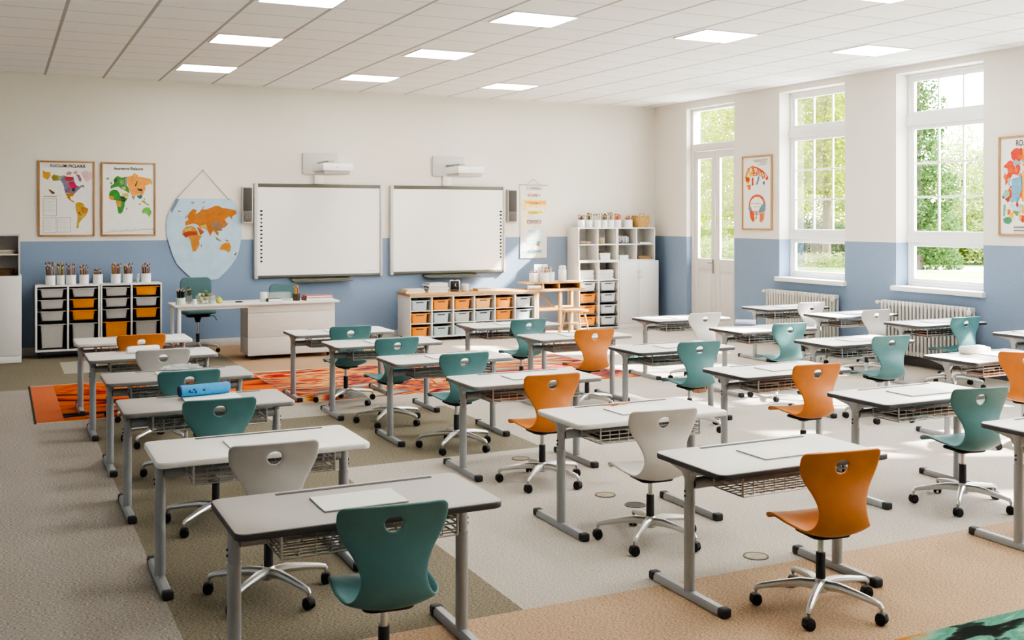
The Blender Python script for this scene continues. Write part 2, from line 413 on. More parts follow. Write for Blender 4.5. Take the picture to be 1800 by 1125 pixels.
# ceiling light panels
lights = [(2.2, 9.46), (2.2, 12.07), (2.2, 14.65), (4.62, 9.46), (4.62, 12.07), (4.55, 14.65), (6.95, 9.46), (6.85, 14.65), (9.3, 9.46),
          (6.95, 6.9), (2.2, 6.9), (4.62, 6.9), (2.2, 4.3), (4.62, 4.3), (6.95, 4.3), (9.3, 4.3), (4.62, 1.7), (6.95, 1.7)]
names = ['bright square ceiling panel nearest the top edge on the left run', 'bright ceiling panel second in the left run', 'bright ceiling panel closest to the wall above the framed maps',
         'large bright ceiling panel in the second run, nearest the viewer', 'bright ceiling panel in the second run, middle of three', 'bright ceiling panel above the gap between the whiteboards',
         'bright ceiling panel in the third run, large one before the door', 'bright ceiling panel nearest the tall cubby shelving', 'bright ceiling panel nearest the window wall', 'sliver of a bright ceiling panel at the top picture edge, right of centre']
L0 = None
for k, (x, y) in enumerate(lights):
    lab = names[k] if k < 10 else 'bright ceiling panel above the top picture edge, out of view'
    if L0 is None:
        L0 = thing('ceiling_light', lab, 'ceiling light', (x, y, ZC), group='square ceiling light panels')
        b = MB()
        b.box(0, .74, 0, .012, -.012, 0); b.box(0, .74, .618, .63, -.012, 0); b.box(0, .012, 0, .63, -.012, 0); b.box(.728, .74, 0, .63, -.012, 0)
        b.done('panel_frame', M['frame'], L0)
        b = MB(); b.box(.012, .728, .012, .618, -.008, 0); b.done('diffuser', M['led'], L0, smooth=False)
    else: dup(L0, (x, y, ZC), None, lab)
# radiators
def radiator(y0, y1, label):
    r = thing('radiator', label, 'radiator', (10.96, (y0+y1)/2, 0), group='white column radiators')
    h = (y1-y0)/2; n = int((y1-y0)/.062); b = MB()
    for k in range(n):
        c = -h+.04+(y1-y0-.08)*k/(n-1)
        for dx in (-.035, .035):
            b.tube([(dx, c, .16), (dx, c, .20), (dx, c, .80), (dx, c, .85)], [.012, .019, .019, .012], 8)
        b.box(-.05, .05, c-.024, c+.024, .15, .21, .012); b.box(-.05, .05, c-.024, c+.024, .80, .865, .014)
    b.done('radiator_body', M['rad'], r)
    b = MB(); b.cyl((0, h, .82), (0, h+.05, .82), .012); b.lathe([(0, -.03), (.028, -.03), (.034, 0), (.028, .03), (0, .03)], (0, 0, 0), M=Matrix.Translation((0, h+.07, .82)) @ Matrix.Rotation(PI/2, 4, 'X'))
    b.done('valve', M['rad'], r)
    b = MB(); b.lathe([(0, -.012), (.035, -.012), (.04, 0), (.03, .012), (0, .016)], M=Matrix.Translation((-.06, -h+.03, .80)) @ Matrix.Rotation(-PI/2, 4, 'Y')); b.done('end_cap', M['rad'], r)
    for s in (-1, 1):
        b = MB(); b.box(-.03, .03, s*(h-.15)-.012, s*(h-.15)+.012, 0, .17, .004); b.done('foot', M['rad'], r)
    return r
radiator(11.74, 13.30, 'white column radiator below the window nearer the door')
radiator(9.35, 10.88, 'white column radiator below the window nearer the viewer')
# ------------------------------------------------------------------ rugs, floor details
rug = thing('patterned_rug', 'long orange and red streaked rug with a salmon end band, under the back desks', 'rug', (.30, 11.18, 0))
W_, D_ = 7.0, 2.5
b = MB(); b.box(.27, 2.6, .03, D_-.03, .0004, .0024)
b.done('flame_field', rug_mat('rug_flame', [(.0, (70, 100, 95)), (.355, (70, 100, 95)), (.375, (40, 38, 50)), (.41, (48, 36, 48)), (.425, (190, 62, 38)), (.46, (228, 112, 55)), (.545, (232, 126, 62)), (.565, (205, 64, 40)), (.585, (230, 130, 70)), (.61, (190, 55, 40)), (.63, (44, 40, 52)), (.67, (60, 90, 90))], .42, 1.25, 1.1, 3), rug)
b = MB(); b.box(2.6, W_, .03, D_-.03, .0004, .0024)
b.done('streaked_field', rug_mat('rug_streak', [(.0, (70, 60, 80)), (.33, (225, 205, 165)), (.375, (90, 55, 70)), (.405, (190, 40, 42)), (.43, (228, 100, 52)), (.455, (240, 214, 160)), (.475, (226, 150, 60)), (.50, (186, 40, 42)), (.525, (236, 200, 150)), (.55, (214, 80, 50)), (.57, (70, 70, 95)), (.60, (232, 120, 60)), (.63, (110, 125, 135)), (.68, (238, 222, 190))], .55, 1.75, .7, 11), rug)
b = MB(); b.box(.02, .27, .03, D_-.03, .0004, .0024); b.done('end_band', carpet('rug_salmon', lin((205, 120, 85)), .12), rug)
b = MB(); b.box(0, .02, 0, D_, .0004, .0034); b.done('dark_binding', M['black'], rug)
b = MB(); b.box(.02, W_, 0, .03, .0004, .0028); b.box(.02, W_, D_-.03, D_, .0004, .0028); b.done('pale_binding', carpet('rug_binding', lin((225, 205, 180)), .08), rug)
b = MB(); b.box(0, 3.2, 0, 1.8, .001, .008)
g = b.done('green_rug', rug_mat('rug_green', [(.0, (38, 42, 40)), (.47, (40, 44, 42)), (.50, (60, 80, 72)), (.515, (120, 180, 158)), (.55, (92, 160, 138)), (.60, (150, 195, 172)), (.66, (215, 150, 70))], .9, 3.0, .8, 9), loc=(2.9, 1.89, 0))
tag(g, 'green and black mottled rug at the edge of the tan carpet', 'rug')
for x, y, lab, dk in ((3.88, 7.83, 'small oval floor box lid behind the white desk with the white chair', 0), (3.92, 6.54, 'tan oval floor box lid by the foot of the white desk', 0),
                  (3.97, 6.22, 'dark scribbled oval floor box beside the white chair', 1), (4.01, 4.97, 'oval floor box lid on the line where cream carpet meets tan', 0)):
    t = thing('floor_box', lab, 'floor socket', (x, y, 0), group='oval floor boxes')
    b = MB(); b.lathe([(.075, 0), (.075, .004), (.064, .004), (.064, 0)], seg=28); b.done('rim', M['fb_rim'], t)
    b = MB(); b.lathe([(0, .003), (.064, .003), (.064, 0)], seg=28); b.done('lid', M['charcoal'] if dk else M['fb'], t)
# ------------------------------------------------------------------ pupil desks
W, D, HD = 1.13, .60, .726
def rrect(x0, x1, y0, y1, r, n=5):
    pts = []
    for cx, cy, a in ((x1-r, y1-r, 0), (x0+r, y1-r, 90), (x0+r, y0+r, 180), (x1-r, y0+r, 270)):
        for k in range(n+1):
            t = math.radians(a+90*k/n); pts.append((cx+r*math.cos(t), cy+r*math.sin(t)))
    return pts
def make_desk():
    t = thing('school_desk', 'pale school desk', 'desk', group='pupil desks with wire baskets')
    b = MB(); b.prism(rrect(.003, W-.003, .003, D-.003, .045), .70, HD, bev=.004); top = b.done('tabletop', M['top_grey'], t)
    b = MB(); b.prism(rrect(0, W, 0, D, .048), .694, .7225, bev=.006, seg=3); b.done('edge_band', M['edge_dark'], top)
    b = MB(); b.prism(rrect(.27, 1.0, D-.066, D-.036, .012), HD, HD+.0012); b.done('pen_groove', M['charcoal'], top)
    for s in (0, 1):
        x = .058 if s == 0 else W-.058; i = 1 if s == 0 else -1
        b = MB()
        b.tube([(x, .35, .04), (x, .35, .50)], .029, 14, sx=1.0)
        b.tube([(x, .35, .50), (x, .35, .504), (x, .35, .508)], [.031, .031, .031], 14)
        b.tube([(x, .35, .508), (x, .35, .62), (x, .35, .66), (x, .35, .70)], [.0265, .0265, .031, .05], 14)
        b.prism([(.16, .695), (.54, .695), (.54, .683), (.40, .655), (.375, .62), (.325, .62), (.30, .655), (.16, .683)], -.016, .016,
                M=Matrix.Translation((x, 0, 0)) @ Matrix(((0, 0, 1, 0), (1, 0, 0, 0), (0, 1, 0, 0), (0, 0, 0, 1))), bev=.004)
        leg = b.done('leg', M['silver'], t)
        b = MB(); b.prism([(-.026, .004), (.026, .004), (.026, .03), (.016, .044), (-.016, .044), (-.026, .03)], .06, .66,
                          M=Matrix.Translation((x, 0, 0)) @ Matrix(((1, 0, 0, 0), (0, 0, 1, 0), (0, 1, 0, 0), (0, 0, 0, 1))), bev=.003)
        b.done('foot', M['silver'], leg)
        for y0, y1 in ((.025, .078), (.645, .70)):
            b = MB(); b.box(x-.029, x+.029, y0, y1, 0, .048, .012, 3); b.done('foot_cap', M['charcoal'], leg)
        b = MB()
        for z in (.54, .565): b.cyl((x-i*.024, .35, z), (x-i*.031, .35, z), .006, seg=8)
        b.done('height_screw', M['charcoal'], leg)
    b = MB(); b.tube([(.08, .35, .60), (W-.08, .35, .60)], .03, 14); b.done('cross_beam', M['silver'], t)
    # wire basket under the top
    x0, x1, y0, y1, z0, z1 = .19, W-.19, .075, .312, .580, .692; r = .0042; b = MB()
    for z in (z0, z0+.026, z0+.052, z0+.078): b.tube([(x0, y0, z), (x1, y0, z)], r, 5); b.tube([(x0, y1, z), (x1, y1, z)], r, 5); b.tube([(x0, y0, z), (x0, y1, z)], r, 5); b.tube([(x1, y0, z), (x1, y1, z)], r, 5)
    n = 11
    for k in range(n+1):
        x = x0+(x1-x0)*k/n; b.tube([(x, y0, z0+.078), (x, y0, z0), (x, y1, z0), (x, y1, z0+.078)], r*.8, 5)
    for k in range(1, 6): y = y0+(y1-y0)*k/6; b.tube([(x0, y, z0), (x1, y, z0)], r*.8, 5)
    for x in (x0, x1):
        b.tube([(x, y0, z0), (x, y0, z1), (x, y0+.03, z1+.004)], r*1.5, 6); b.tube([(x, y1, z0), (x, y1, z1), (x, y1-.03, z1+.004)], r*1.5, 6)
    b.done('wire_basket', M['wire'], t)
    return t
desk0 = make_desk(); desk_used = [False]
# key: (x, y, top, edge, label, width scale)
DESKS = {
 'A1': (.85, 4.28, 'top_grey', 'edge_dark', 'grey desk with dark edging nearest the viewer, teal chair at its front', 1.055),
 'A2': (.73, 5.70, 'top_white', 'edge_white', 'white edged desk second in the leftmost column, light grey chair tucked in', 1.025),
 'A3': (.72, 7.23, 'top_grey', 'edge_mid', 'grey desk in the leftmost column carrying the bright blue pencil case', 1.0),
 'A4': (.73, 8.60, 'top_grey', 'edge_mid', 'grey desk in the leftmost column with the clear bag lying on it', 1.0),
 'A5': (.71, 10.06, 'top_light', 'edge_mid', 'pale desk in the leftmost column with a white pencil case on it', 1.0),
 'A6': (.69, 11.39, 'top_white', 'edge_white', 'far white desk with an orange chair, in front of the low tray cabinets', 1.0),
 'B1': (3.20, 7.24, 'top_light', 'edge_mid', 'pale desk behind the white-edged one, orange chair tucked in', 1.0),
 'B2': (3.09, 8.64, 'top_light', 'edge_mid', 'pale desk with a teal chair, third from the back of the second column', 1.0),
 'B3': (2.96, 10.02, 'top_light', 'edge_mid', 'pale desk with a teal chair, second from the back of the second column', 1.0),
 'B4': (2.86, 11.21, 'top_white', 'edge_mid', 'far white desk right in front of the teacher desk drawers, teal chair', 1.0),
 'C1': (3.19, 5.62, 'top_white', 'edge_white', 'white desk with white edging and scattered pencil stubs, white chair tucked in', 1.0),
 'D0': (3.20, 4.23, 'top_light', 'edge_dark', 'pale desk with dark edging on the tan carpet line, orange chair in front', 1.0),
 'D1': (5.40, 8.38, 'top_light', 'edge_dark', 'pale desk in mid-room with a light teal chair, small brown box beyond', 1.0),
 'E': (5.03, 9.68, 'top_light', 'edge_mid', 'pale desk standing over the end of the orange rug, orange chair', 1.0),
 'F': (4.90, 11.06, 'top_light', 'edge_mid', 'pale desk in front of the low tray shelving, teal chair tucked in', 1.0),
 'G': (7.22, 10.82, 'top_white', 'edge_dark', 'white desk in front of the tall cupboard doors, white chair', 1.0),
 'H': (5.32, 6.72, 'top_white', 'edge_dark', 'white desk in the third column, orange chair with its back to the viewer', 1.0),
 'I': (7.35, 9.38, 'top_white', 'edge_dark', 'white desk with the pale lilac pencil case, light teal chair', 1.0),
 'J': (9.50, 11.52, 'top_white', 'edge_dark', 'farthest white desk, in front of the radiator nearer the door, white chair', 1.0),
 'K': (9.55, 10.29, 'top_white', 'edge_dark', 'white desk between the two radiators, white chair', 1.0),
 'L': (9.67, 9.00, 'top_white', 'edge_dark', 'white desk in front of the nearer radiator, pale teal chair', 1.0),
 'M': (7.41, 8.00, 'top_white', 'edge_dark', 'white desk in the fourth column, light teal chair at its front', 1.0),
 'N': (5.41, 5.33, 'top_white', 'edge_dark', 'white desk with dark edging at right, large light teal chair at its front', 1.0),
 'O': (7.67, 6.53, 'top_white', 'edge_dark', 'white desk with the grey rounded pencil case, orange chair at the picture edge', 1.0),
 'P': (9.87, 7.60, 'top_white', 'edge_dark', 'white desk cut by the right picture edge, against the blue wall', 1.0),
 'Q': (5.47, 4.04, 'top_light', 'edge_dark', 'pale desk cut by the right picture edge, standing on the tan carpet', 1.0),
}
for k, (x, y, tp, ed, lab, ws) in DESKS.items():
    if not desk_used[0]:
        r = desk0; desk_used[0] = True; r.location = (x, y, 0); r['label'] = lab
    else: r = dup(desk0, (x, y, 0), None, lab)
    r.scale = (ws, 1, 1)
    paint(r, 'tabletop', M[tp]); paint(r, 'edge_band', M[ed])
# ------------------------------------------------------------------ swivel chairs
KEYS = [(.215, .420, .178, .000), (.206, .442, .196, .006), (.125, .450, .214, .018), (.03, .434, .219, .030), (-.055, .416, .217, .044), (-.120, .407, .208, .056),
        (-.172, .420, .188, .050), (-.203, .462, .160, .034), (-.210, .525, .138, .022), (-.200, .585, .143, .020), (-.184, .645, .170, .022),
        (-.176, .700, .206, .024), (-.178, .752, .228, .022), (-.187, .800, .233, .018), (-.196, .829, .229, .016), (-.201, .843, .210, .014)]
def shell_pt(s, t):
    i = max(0, min(len(KEYS)-2, int(s))); f = s-i
    P = [KEYS[max(0, min(len(KEYS)-1, i+j))] for j in (-1, 0, 1, 2)]
    v = [.5*((2*b)+(-a+c)*f+(2*a-5*b+4*c-d)*f*f+(-a+3*b-3*c+d)*f**3) for a, b, c, d in zip(*P)]
    y, z, w, e = v
    k = min(1, max(0, (s-4.5)/4)); q = abs(t)**2.2*e
    return Vector((w*t, y+q*k, z+q*(1-k)))
def make_shell(m):
    NT, NS = 16, 30; b = MB(); bm = b.bm
    S_ = lambda i: (len(KEYS)-1)*i/NS
    T_ = lambda j: -1+2*j/NT
    hi, hj = 24.5, 8                 # hole centre in grid units
    I0, I1, J0, J1 = 22, 27, 6, 10
    g = {}
    for i in range(NS+1):
        for j in range(NT+1):
            if I0 < i < I1 and J0 < j < J1: continue
            g[i, j] = bm.verts.new(shell_pt(S_(i), T_(j)))
    for i in range(NS):
        for j in range(NT):
            if I0 <= i < I1 and J0 <= j < J1: continue
            bm.faces.new((g[i, j], g[i, j+1], g[i+1, j+1], g[i+1, j]))
    ring = [(I0, j) for j in range(J0, J1)]+[(i, J1) for i in range(I0, I1)]+[(I1, j) for j in range(J1, J0, -1)]+[(i, J0) for i in range(I1, I0, -1)]
    cs_ = (I0+I1)/2; ct_ = (J0+J1)/2; inner = []; mid = []
    for i, j in ring:
        a = math.atan2((i-cs_)/2.5, (j-ct_)/2)
        for lst, k in ((mid, 1.25), (inner, 1.0)):
            lst.append(bm.verts.new(shell_pt((len(KEYS)-1)*(cs_+1.42*k*math.sin(a))/NS, -1+2*(ct_+1.3*k*math.cos(a))/NT)))
    n = len(ring); out = [g[r] for r in ring]
    for A, Bv in ((out, mid), (mid, inner)):
        for k in range(n):
            bm.faces.new((A[k], A[(k+1) % n], Bv[(k+1) % n], Bv[k]))
    bmesh.ops.recalc_face_normals(bm, faces=bm.faces)
    o = b.done('seat_shell', m, None, ang=180)
    s = o.modifiers.new('s', 'SOLIDIFY'); s.thickness = .013; s.offset = 0
    u = o.modifiers.new('u', 'SUBSURF'); u.levels = u.render_levels = 1
    bake(o)
    for p in o.data.polygons: p.use_smooth = True
    return o
def star(t, mats, r=.325, legz=.10, rot=10):
    b = MB(); b.lathe([(0, .085), (.034, .085), (.04, .11), (.036, .14), (.028, .155), (0, .155)], seg=18)
    for k in range(5):
        a = math.radians(rot+72*k); c, s = math.cos(a), math.sin(a)
        P = lambda q, z: (q*c, q*s, z)
        b.tube([P(.02, .122), (P(.10, .128)), P(r*.6, .118), P(r*.88, .103), P(r*.97, .096), P(r, .082), P(r, .058)], [.026, .024, .0195, .016, .0145, .013, .011], 10)
    b.done('star_base', mats, t)
    for k in range(5):
        a = math.radians(rot+72*k); ca = a+random.uniform(-1, 1)
        x, y = r*math.cos(a), r*math.sin(a)
        b = MB(); Mt = Matrix.Translation((x, y, 0)) @ Matrix.Rotation(ca, 4, 'Z')
        b.box(-.024, .024, -.007, .007, .02, .058, .006, M=Mt); b.prism([(-.027, .027), (.027, .027), (.027, .04), (.02, .055), (0, .061), (-.02, .055), (-.027, .04)], -.022, .022, M=Mt @ Matrix.Rotation(PI/2, 4, 'X'), bev=.004)
        cst = b.done('caster', M['black'], t)
        b = MB()
        for sgn in (-1, 1):
            b.lathe([(0, -.008), (.022, -.008), (.0275, -.004), (.0275, .004), (.022, .008), (0, .008)], seg=16, M=Mt @ Matrix.Translation((0, sgn*.0165, .0275)) @ Matrix.Rotation(PI/2, 4, 'X'))
        b.done('twin_wheel', M['wheel'], cst)
def make_chair():
    t = thing('swivel_chair', 'swivel chair', 'chair', group='swivel chairs with one-piece shells')
    make_shell(M['teal']).parent = t
    b = MB(); b.prism(rrect(-.11, .11, -.13, .10, .05), .388, .404, bev=.006); b.lathe([(0, .362), (.035, .362), (.08, .39), (0, .39)], seg=20); b.done('seat_plate', M['black'], t)
    b = MB(); b.cyl((0, 0, .27), (0, 0, .39), .0155, seg=16); b.done('gas_piston', M['alu'], t)
    b = MB(); b.cyl((0, 0, .12), (0, 0, .285), .0255, .024, seg=18); b.done('column_sleeve', M['charcoal'], t)
    star(t, M['alu'])
    return t
chair0 = make_chair(); used = [False]
CHAIRS = [
 ('teal', 1.45, 4.22, -6, 'dark teal chair nearest the viewer, in front of the dark-edged grey desk'),
 ('shell_grey', 1.28, 5.59, -3, 'light grey chair between the nearest grey desk and the white-edged desk'),
 ('teal', 1.27, 7.05, -2, 'teal chair tucked under the desk with the bright blue pencil case'),
 ('teal', 1.29, 8.42, 0, 'teal chair behind the bright blue pencil case'),
 ('shell_grey', 1.29, 9.84, 0, 'light grey chair behind the clear bag in the leftmost column'),
 ('orange', 1.26, 11.16, 0, 'far orange chair in front of the tray cabinets'),
 ('orange', 3.68, 7.06, -2, 'orange chair in the middle, half hidden by the white-edged desk'),
 ('teal', 3.57, 8.46, 0, 'teal chair behind the pale desk with the middle orange chair'),
 ('teal', 3.42, 9.77, 4, 'teal chair two rows in front of the teacher desk'),
 ('teal', 3.36, 11.03, 0, 'teal chair nearest the teacher desk drawers'),
 ('shell_white', 3.62, 5.50, -6, 'white chair in front of the white-edged desk, beside the dark floor box'),
 ('orange', 3.78, 4.17, -8, 'large orange chair on the tan carpet at the front'),
 ('teal', 5.88, 8.26, -5, 'light teal chair in the centre, one small brown box on the floor beyond'),
 ('orange', 5.55, 9.63, -3, 'orange chair beside the end of the orange rug'),
 ('teal', 5.40, 10.88, 2, 'teal chair in front of the low tray shelving'),
 ('shell_white', 7.70, 10.66, -3, 'white chair in front of the tall cupboard and the door'),
 ('orange', 5.82, 6.62, -4, 'orange chair in the third column, below and right of centre'),
 ('teal', 7.79, 9.24, -3, 'light teal chair at the desk with the pale lilac pencil case'),
 ('shell_white', 9.95, 11.32, -2, 'white chair farthest back, before the radiator nearer the door'),
 ('shell_white', 9.90, 10.09, -2, 'white chair standing between the two radiators'),
 ('teal', 10.10, 8.90, -2, 'pale teal chair against the nearer radiator'),
 ('teal', 7.86, 7.84, -5, 'light teal chair in the fourth column with its seat edge pointing left'),
 ('teal', 6.02, 5.23, -10, 'large light teal chair at right, beside the desk cut by the picture edge'),
 ('orange', 8.05, 6.32, -48, 'orange chair cut off by the right picture edge'),
]
for sh, x, y, rz, lab in CHAIRS:
    if not used[0]: r = chair0; used[0] = True; r.location = (x, y, 0); r['label'] = lab; r.rotation_euler = (0, 0, math.radians(rz))
    else: r = dup(chair0, (x, y, 0), math.radians(rz), lab)
    paint(r, 'seat_shell', M[sh])
# ------------------------------------------------------------------ things on the desks
def pad(x, y, lab, w=.385, d=.25, rz=0):
    t = thing('paper_pad', lab, 'paper', (x, y, HD+.0008), math.radians(rz), 'white drawing pads on the desks')
    b = MB(); b.box(-w/2, w/2, -d/2, d/2, 0, .005, .001, 1); b.done('backing_board', M['paper_edge'], t)
    b = MB(); b.box(-w/2+.001, w/2, -d/2+.001, d/2, .005, .008); b.done('top_sheet', M['paper'], t, smooth=False)
    return t
PADS = {'A1': 'nearest white drawing pad, on the grey desk with dark edging', 'A2': 'white drawing pad on the white-edged desk behind the light grey chair', 'A3': 'white drawing pad lying under the bright blue pencil case',
 'A4': 'white drawing pad beside the clear bag', 'A6': 'white drawing pad on the far desk before the tray cabinets', 'B1': 'white drawing pad behind the middle orange chair', 'B2': 'white drawing pad on the pale desk behind a teal chair, third from back',
 'B3': 'white drawing pad on the pale desk two rows from the teacher desk', 'B4': 'white drawing pad on the desk nearest the teacher desk', 'C1': 'white drawing pad on the white desk with pencil stubs',
 'D0': 'white drawing pad with grey backing beside the large orange chair', 'D1': 'white drawing pad behind the light teal chair in the centre', 'E': 'white drawing pad on the desk over the rug end', 'F': 'white drawing pad on the desk before the low tray shelving',
 'G': 'white drawing pad on the desk before the tall cupboard', 'H': 'white drawing pad left of the orange chair in the third column', 'J': 'white drawing pad on the farthest desk by the radiator', 'K': 'white drawing pad on the desk between the radiators',
 'L': 'white drawing pad on the desk before the nearer radiator', 'M': 'white drawing pad on the desk in the fourth column', 'N': 'white drawing pad left of the large light teal chair', 'O': 'white drawing pad right of the grey rounded pencil case'}
for k, lab in PADS.items():
    dx, dy = (.70, .28) if k == 'O' else (.60, .285)
    if k == 'A3': dx, dy = .62, .38
    pad(DESKS[k][0]+dx, DESKS[k][1]+dy, lab)
def pencil_case(x, y, L, r, m, lab, rz=0, z0=HD+.001, zip_m='charcoal'):
    t = thing('pencil_case', lab, 'pencil case', (x, y, z0), math.radians(rz), 'pencil cases on the desks')
    b = MB(); h = L/2
    b.tube([(-h, 0, r), (-h+.008, 0, r), (-h*.5, 0, r), (0, 0, r), (h*.5, 0, r), (h-.008, 0, r), (h, 0, r)], [r*.72, r*.97, r, r*1.0, r, r*.97, r*.72], 18, sx=.95); b.done('pouch', m, t)
    b = MB(); b.tube([(-h*.8, -.0, 2*r+.0), (h*.8, -.0, 2*r+.0)], .003, 6); b.done('zip', M[zip_m], t)
    return t
def case_mat(name, c, dark):
    m = mat(name, c, rough=.6, var=.06, scale=40)
    return m
pc = pencil_case(1.31, 7.705, .36, .042, case_mat('blue_case', lin((70, 160, 215)), 0), 'bright blue rolled pencil case on a grey desk in the leftmost column', 10, HD+.009)
b = MB()
for x0, z0, dx, dz in ((-.13, .035, .016, .02), (-.10, .05, .02, .01), (-.11, .03, .01, .012), (-.03, .04, .02, .014), (-.085, .028, .014, .02)):
    b.poly([(x0, -.0415, z0), (x0+dx, -.0415, z0-.004), (x0+dx*.8, -.0418, z0+dz), (x0+dx*.2, -.041, z0+dz*.7)])
b.done('printed_motif', ink(40, 70, 130), pc, smooth=False)
b = MB(); b.cyl((-.184, 0, .042), (-.176, 0, .042), .036, seg=18); b.done('end_patch', ink(60, 60, 110), pc)
pencil_case(1.21, 10.44, .30, .032, M['ceramic'], 'white pencil case on the pale desk before the orange chair', 8, zip_m='edge_white')
pencil_case(7.90, 9.98, .24, .034, case_mat('lilac_case', lin((190, 195, 222)), 0), 'pale lilac pencil case on the white desk nearer the door', -35)
t = thing('pencil_case', 'grey rounded pencil case on the white desk by the nearer radiator', 'pencil case', (8.20, 7.01, HD+.001), 0, 'pencil cases on the desks')
b = MB(); b.prism(rrect(-.15, .15, -.06, .06, .055), 0, .068, bev=.02, seg=3); b.done('pouch', case_mat('stone_case', lin((214, 206, 196)), 0), t)
b = MB(); b.prism(rrect(-.152, .152, -.062, .062, .055), .038, .042); b.done('zip', M['edge_white'], t)
b = MB(); b.lathe([(0, 0), (.03, 0), (.036, .02), (.03, .045), (.01, .05), (0, .05)], (.19, .0, 0), seg=12); b.done('tab', M['ceramic'], t)
# clear bag
t = thing('clear_bag', 'crumpled clear plastic bag on the grey desk before a teal chair', 'bag', (1.36, 9.13, HD+.001))
b = MB(); bm = bmesh.new(); bmesh.ops.create_icosphere(bm, subdivisions=3, radius=1)
for v in bm.verts:
    n = v.co.normalized(); k = 1+.22*math.sin(9*n.x+4*n.y)*math.cos(7*n.y-5*n.z)+random.uniform(-.05, .05)
    v.co = Vector((n.x*.15*k, n.y*.055*k, max(-.0, (n.z+.6)*.030*k)))
b._merge(bm); b.done('film', M['clear'], t, smooth=False)
b = MB(); b.box(-.09, .06, -.03, .03, .002, .014, .004); b.done('contents', M['tray_blue'], t)
for k, (x, y, a, col) in enumerate([(3.72, 6.145, 8, (190, 120, 60)), (3.79, 6.13, -14, (215, 170, 90)), (3.75, 6.12, 25, (120, 80, 50)), (3.83, 6.14, 3, (225, 140, 110))]):
    L = .10; b = MB(); b.cyl((-L/2, 0, .004), (L/2-.012, 0, .004), .004, seg=6); b.cyl((L/2-.012, 0, .004), (L/2, 0, .004), .004, .0008, seg=6)
    tag(b.done('pencil', ink(*col), loc=(x, y, HD+.001), rz=math.radians(a)), 'short coloured pencil stub in the small cluster on the white-edged desk', 'pencil', 'pencil stubs on the white desk')
# exercise books lying in the baskets of the sunny desks
for k in ('D1', 'H', 'I', 'M', 'N', 'G', 'J', 'K', 'L', 'O', 'F', 'C1', 'B1'):
    for q in range(2):
        x = DESKS[k][0]+.36+.34*q; b = MB(); b.box(-.13, .13, -.09, .09, 0, .018+.008*q, .002, 1)
        o = b.done('exercise_book', [ink(92, 88, 74), ink(170, 165, 150), ink(190, 140, 110)][(q+len(k)+ord(k[0])) % 3], loc=(x, DESKS[k][1]+.195, .586), rz=random.uniform(-.08, .08))
        wh = {'D1': 'mid-room desk with light teal chair', 'H': 'third column desk with orange chair', 'I': 'desk with the lilac pencil case', 'M': 'fourth column desk with light teal chair', 'N': 'desk with the large light teal chair', 'G': 'desk before the tall cupboard', 'J': 'farthest desk by the radiator', 'K': 'desk between the radiators', 'L': 'desk before the nearer radiator', 'O': 'desk with the grey pencil case', 'F': 'desk before the low shelving', 'C1': 'white-edged desk with white chair', 'B1': 'desk with the middle orange chair'}[k]
        tag(o, '%s book in the wire basket of the ' % ['left', 'right'][q]+wh, 'book', 'books in the desk baskets')
b = MB(); b.box(-.07, .07, -.05, .05, 0, .12, .003, 1); tag(b.done('cardboard_box', ink(176, 130, 96), loc=(7.2, 9.93, 0), rz=.3), 'small brown box on the floor under the middle desk row', 'box')
b = MB(); b.box(-.10, .10, -.07, .07, 0, .005); b.box(-.10, .10, -.07, -.063, 0, .07); b.box(-.10, .10, .063, .07, 0, .07); b.box(-.10, -.093, -.07, .07, 0, .07); b.box(.093, .10, -.07, .07, 0, .07)
tag(b.done('craft_tray', mat('seafoam_plastic', lin((130, 190, 180)), rough=.3), loc=(8.05, 12.6, 0), rz=.2), 'small seafoam tray on the floor beyond the orange chair', 'tray')
# ------------------------------------------------------------------ storage along the back wall
def loft(rings):
    """rings of (half width, half depth, z, corner radius) joined into one skin, closed at both ends"""
    b = MB(); bm = b.bm; R_ = []
    for w, d, z, r in rings: R_.append([bm.verts.new((x, y, z)) for x, y in rrect(-w, w, -d, d, r, 3)])
    n = len(R_[0])
    for A, B in zip(R_, R_[1:]):
        for k in range(n): bm.faces.new((A[k], A[(k+1) % n], B[(k+1) % n], B[k]))
    bm.faces.new(R_[0][::-1]); bm.faces.new(R_[-1])
    bmesh.ops.recalc_face_normals(bm, faces=bm.faces)
    return b
def tray_proto(w, d, h, m, slot):
    a, c, f = w*.82/2, d/2-.015, .014
    b = loft([(a*.90, c*.96, 0, .02), (a, c, h-.016, .02), (a+.002, c, h-.012, .02), (w/2, d/2, h-.012, .012), (w/2, d/2, h, .012), (a-.004, c-.004, h, .018), (a*.89, c*.95, .006, .018)])
    t = b.done('storage_tray', m, ang=30)
    if slot:
        b = MB(); b.box(-w*.2, w*.2, -c-.0035, -c+.01, h-.042, h-.026, .004); b.done('handle_slot', M['charcoal'], t)
    return t
protos = {}
def tray(x, y, z, w, d, h, m, label, group, slot=False):
    k = (round(w, 3), round(h, 3), slot)
    if k not in protos:
        o = tray_proto(w, d, h, M[m], slot); protos[k] = o; o.location = (x, y, z); o['label'] = label; o['category'] = 'tray'; o['group'] = group
    else: o = dup(protos[k], (x, y, z), None, label, group)
    o.material_slots[0].link = 'OBJECT'; o.material_slots[0].material = M[m]
def casters(t, pts, r=.028, h=None):
    for x, y in pts:
        b = MB(); b.box(x-.018, x+.018, y-.02, y+.02, r, h or 2*r+.02, .004); b.lathe([(0, -.012), (r*.8, -.012), (r, -.006), (r, .006), (r*.8, .012), (0, .012)], seg=14, M=Matrix.Translation((x, y, r)) @ Matrix.Rotation(PI/2, 4, 'Y'))
        b.done('caster', M['black'], t)
word = ['left', 'right']
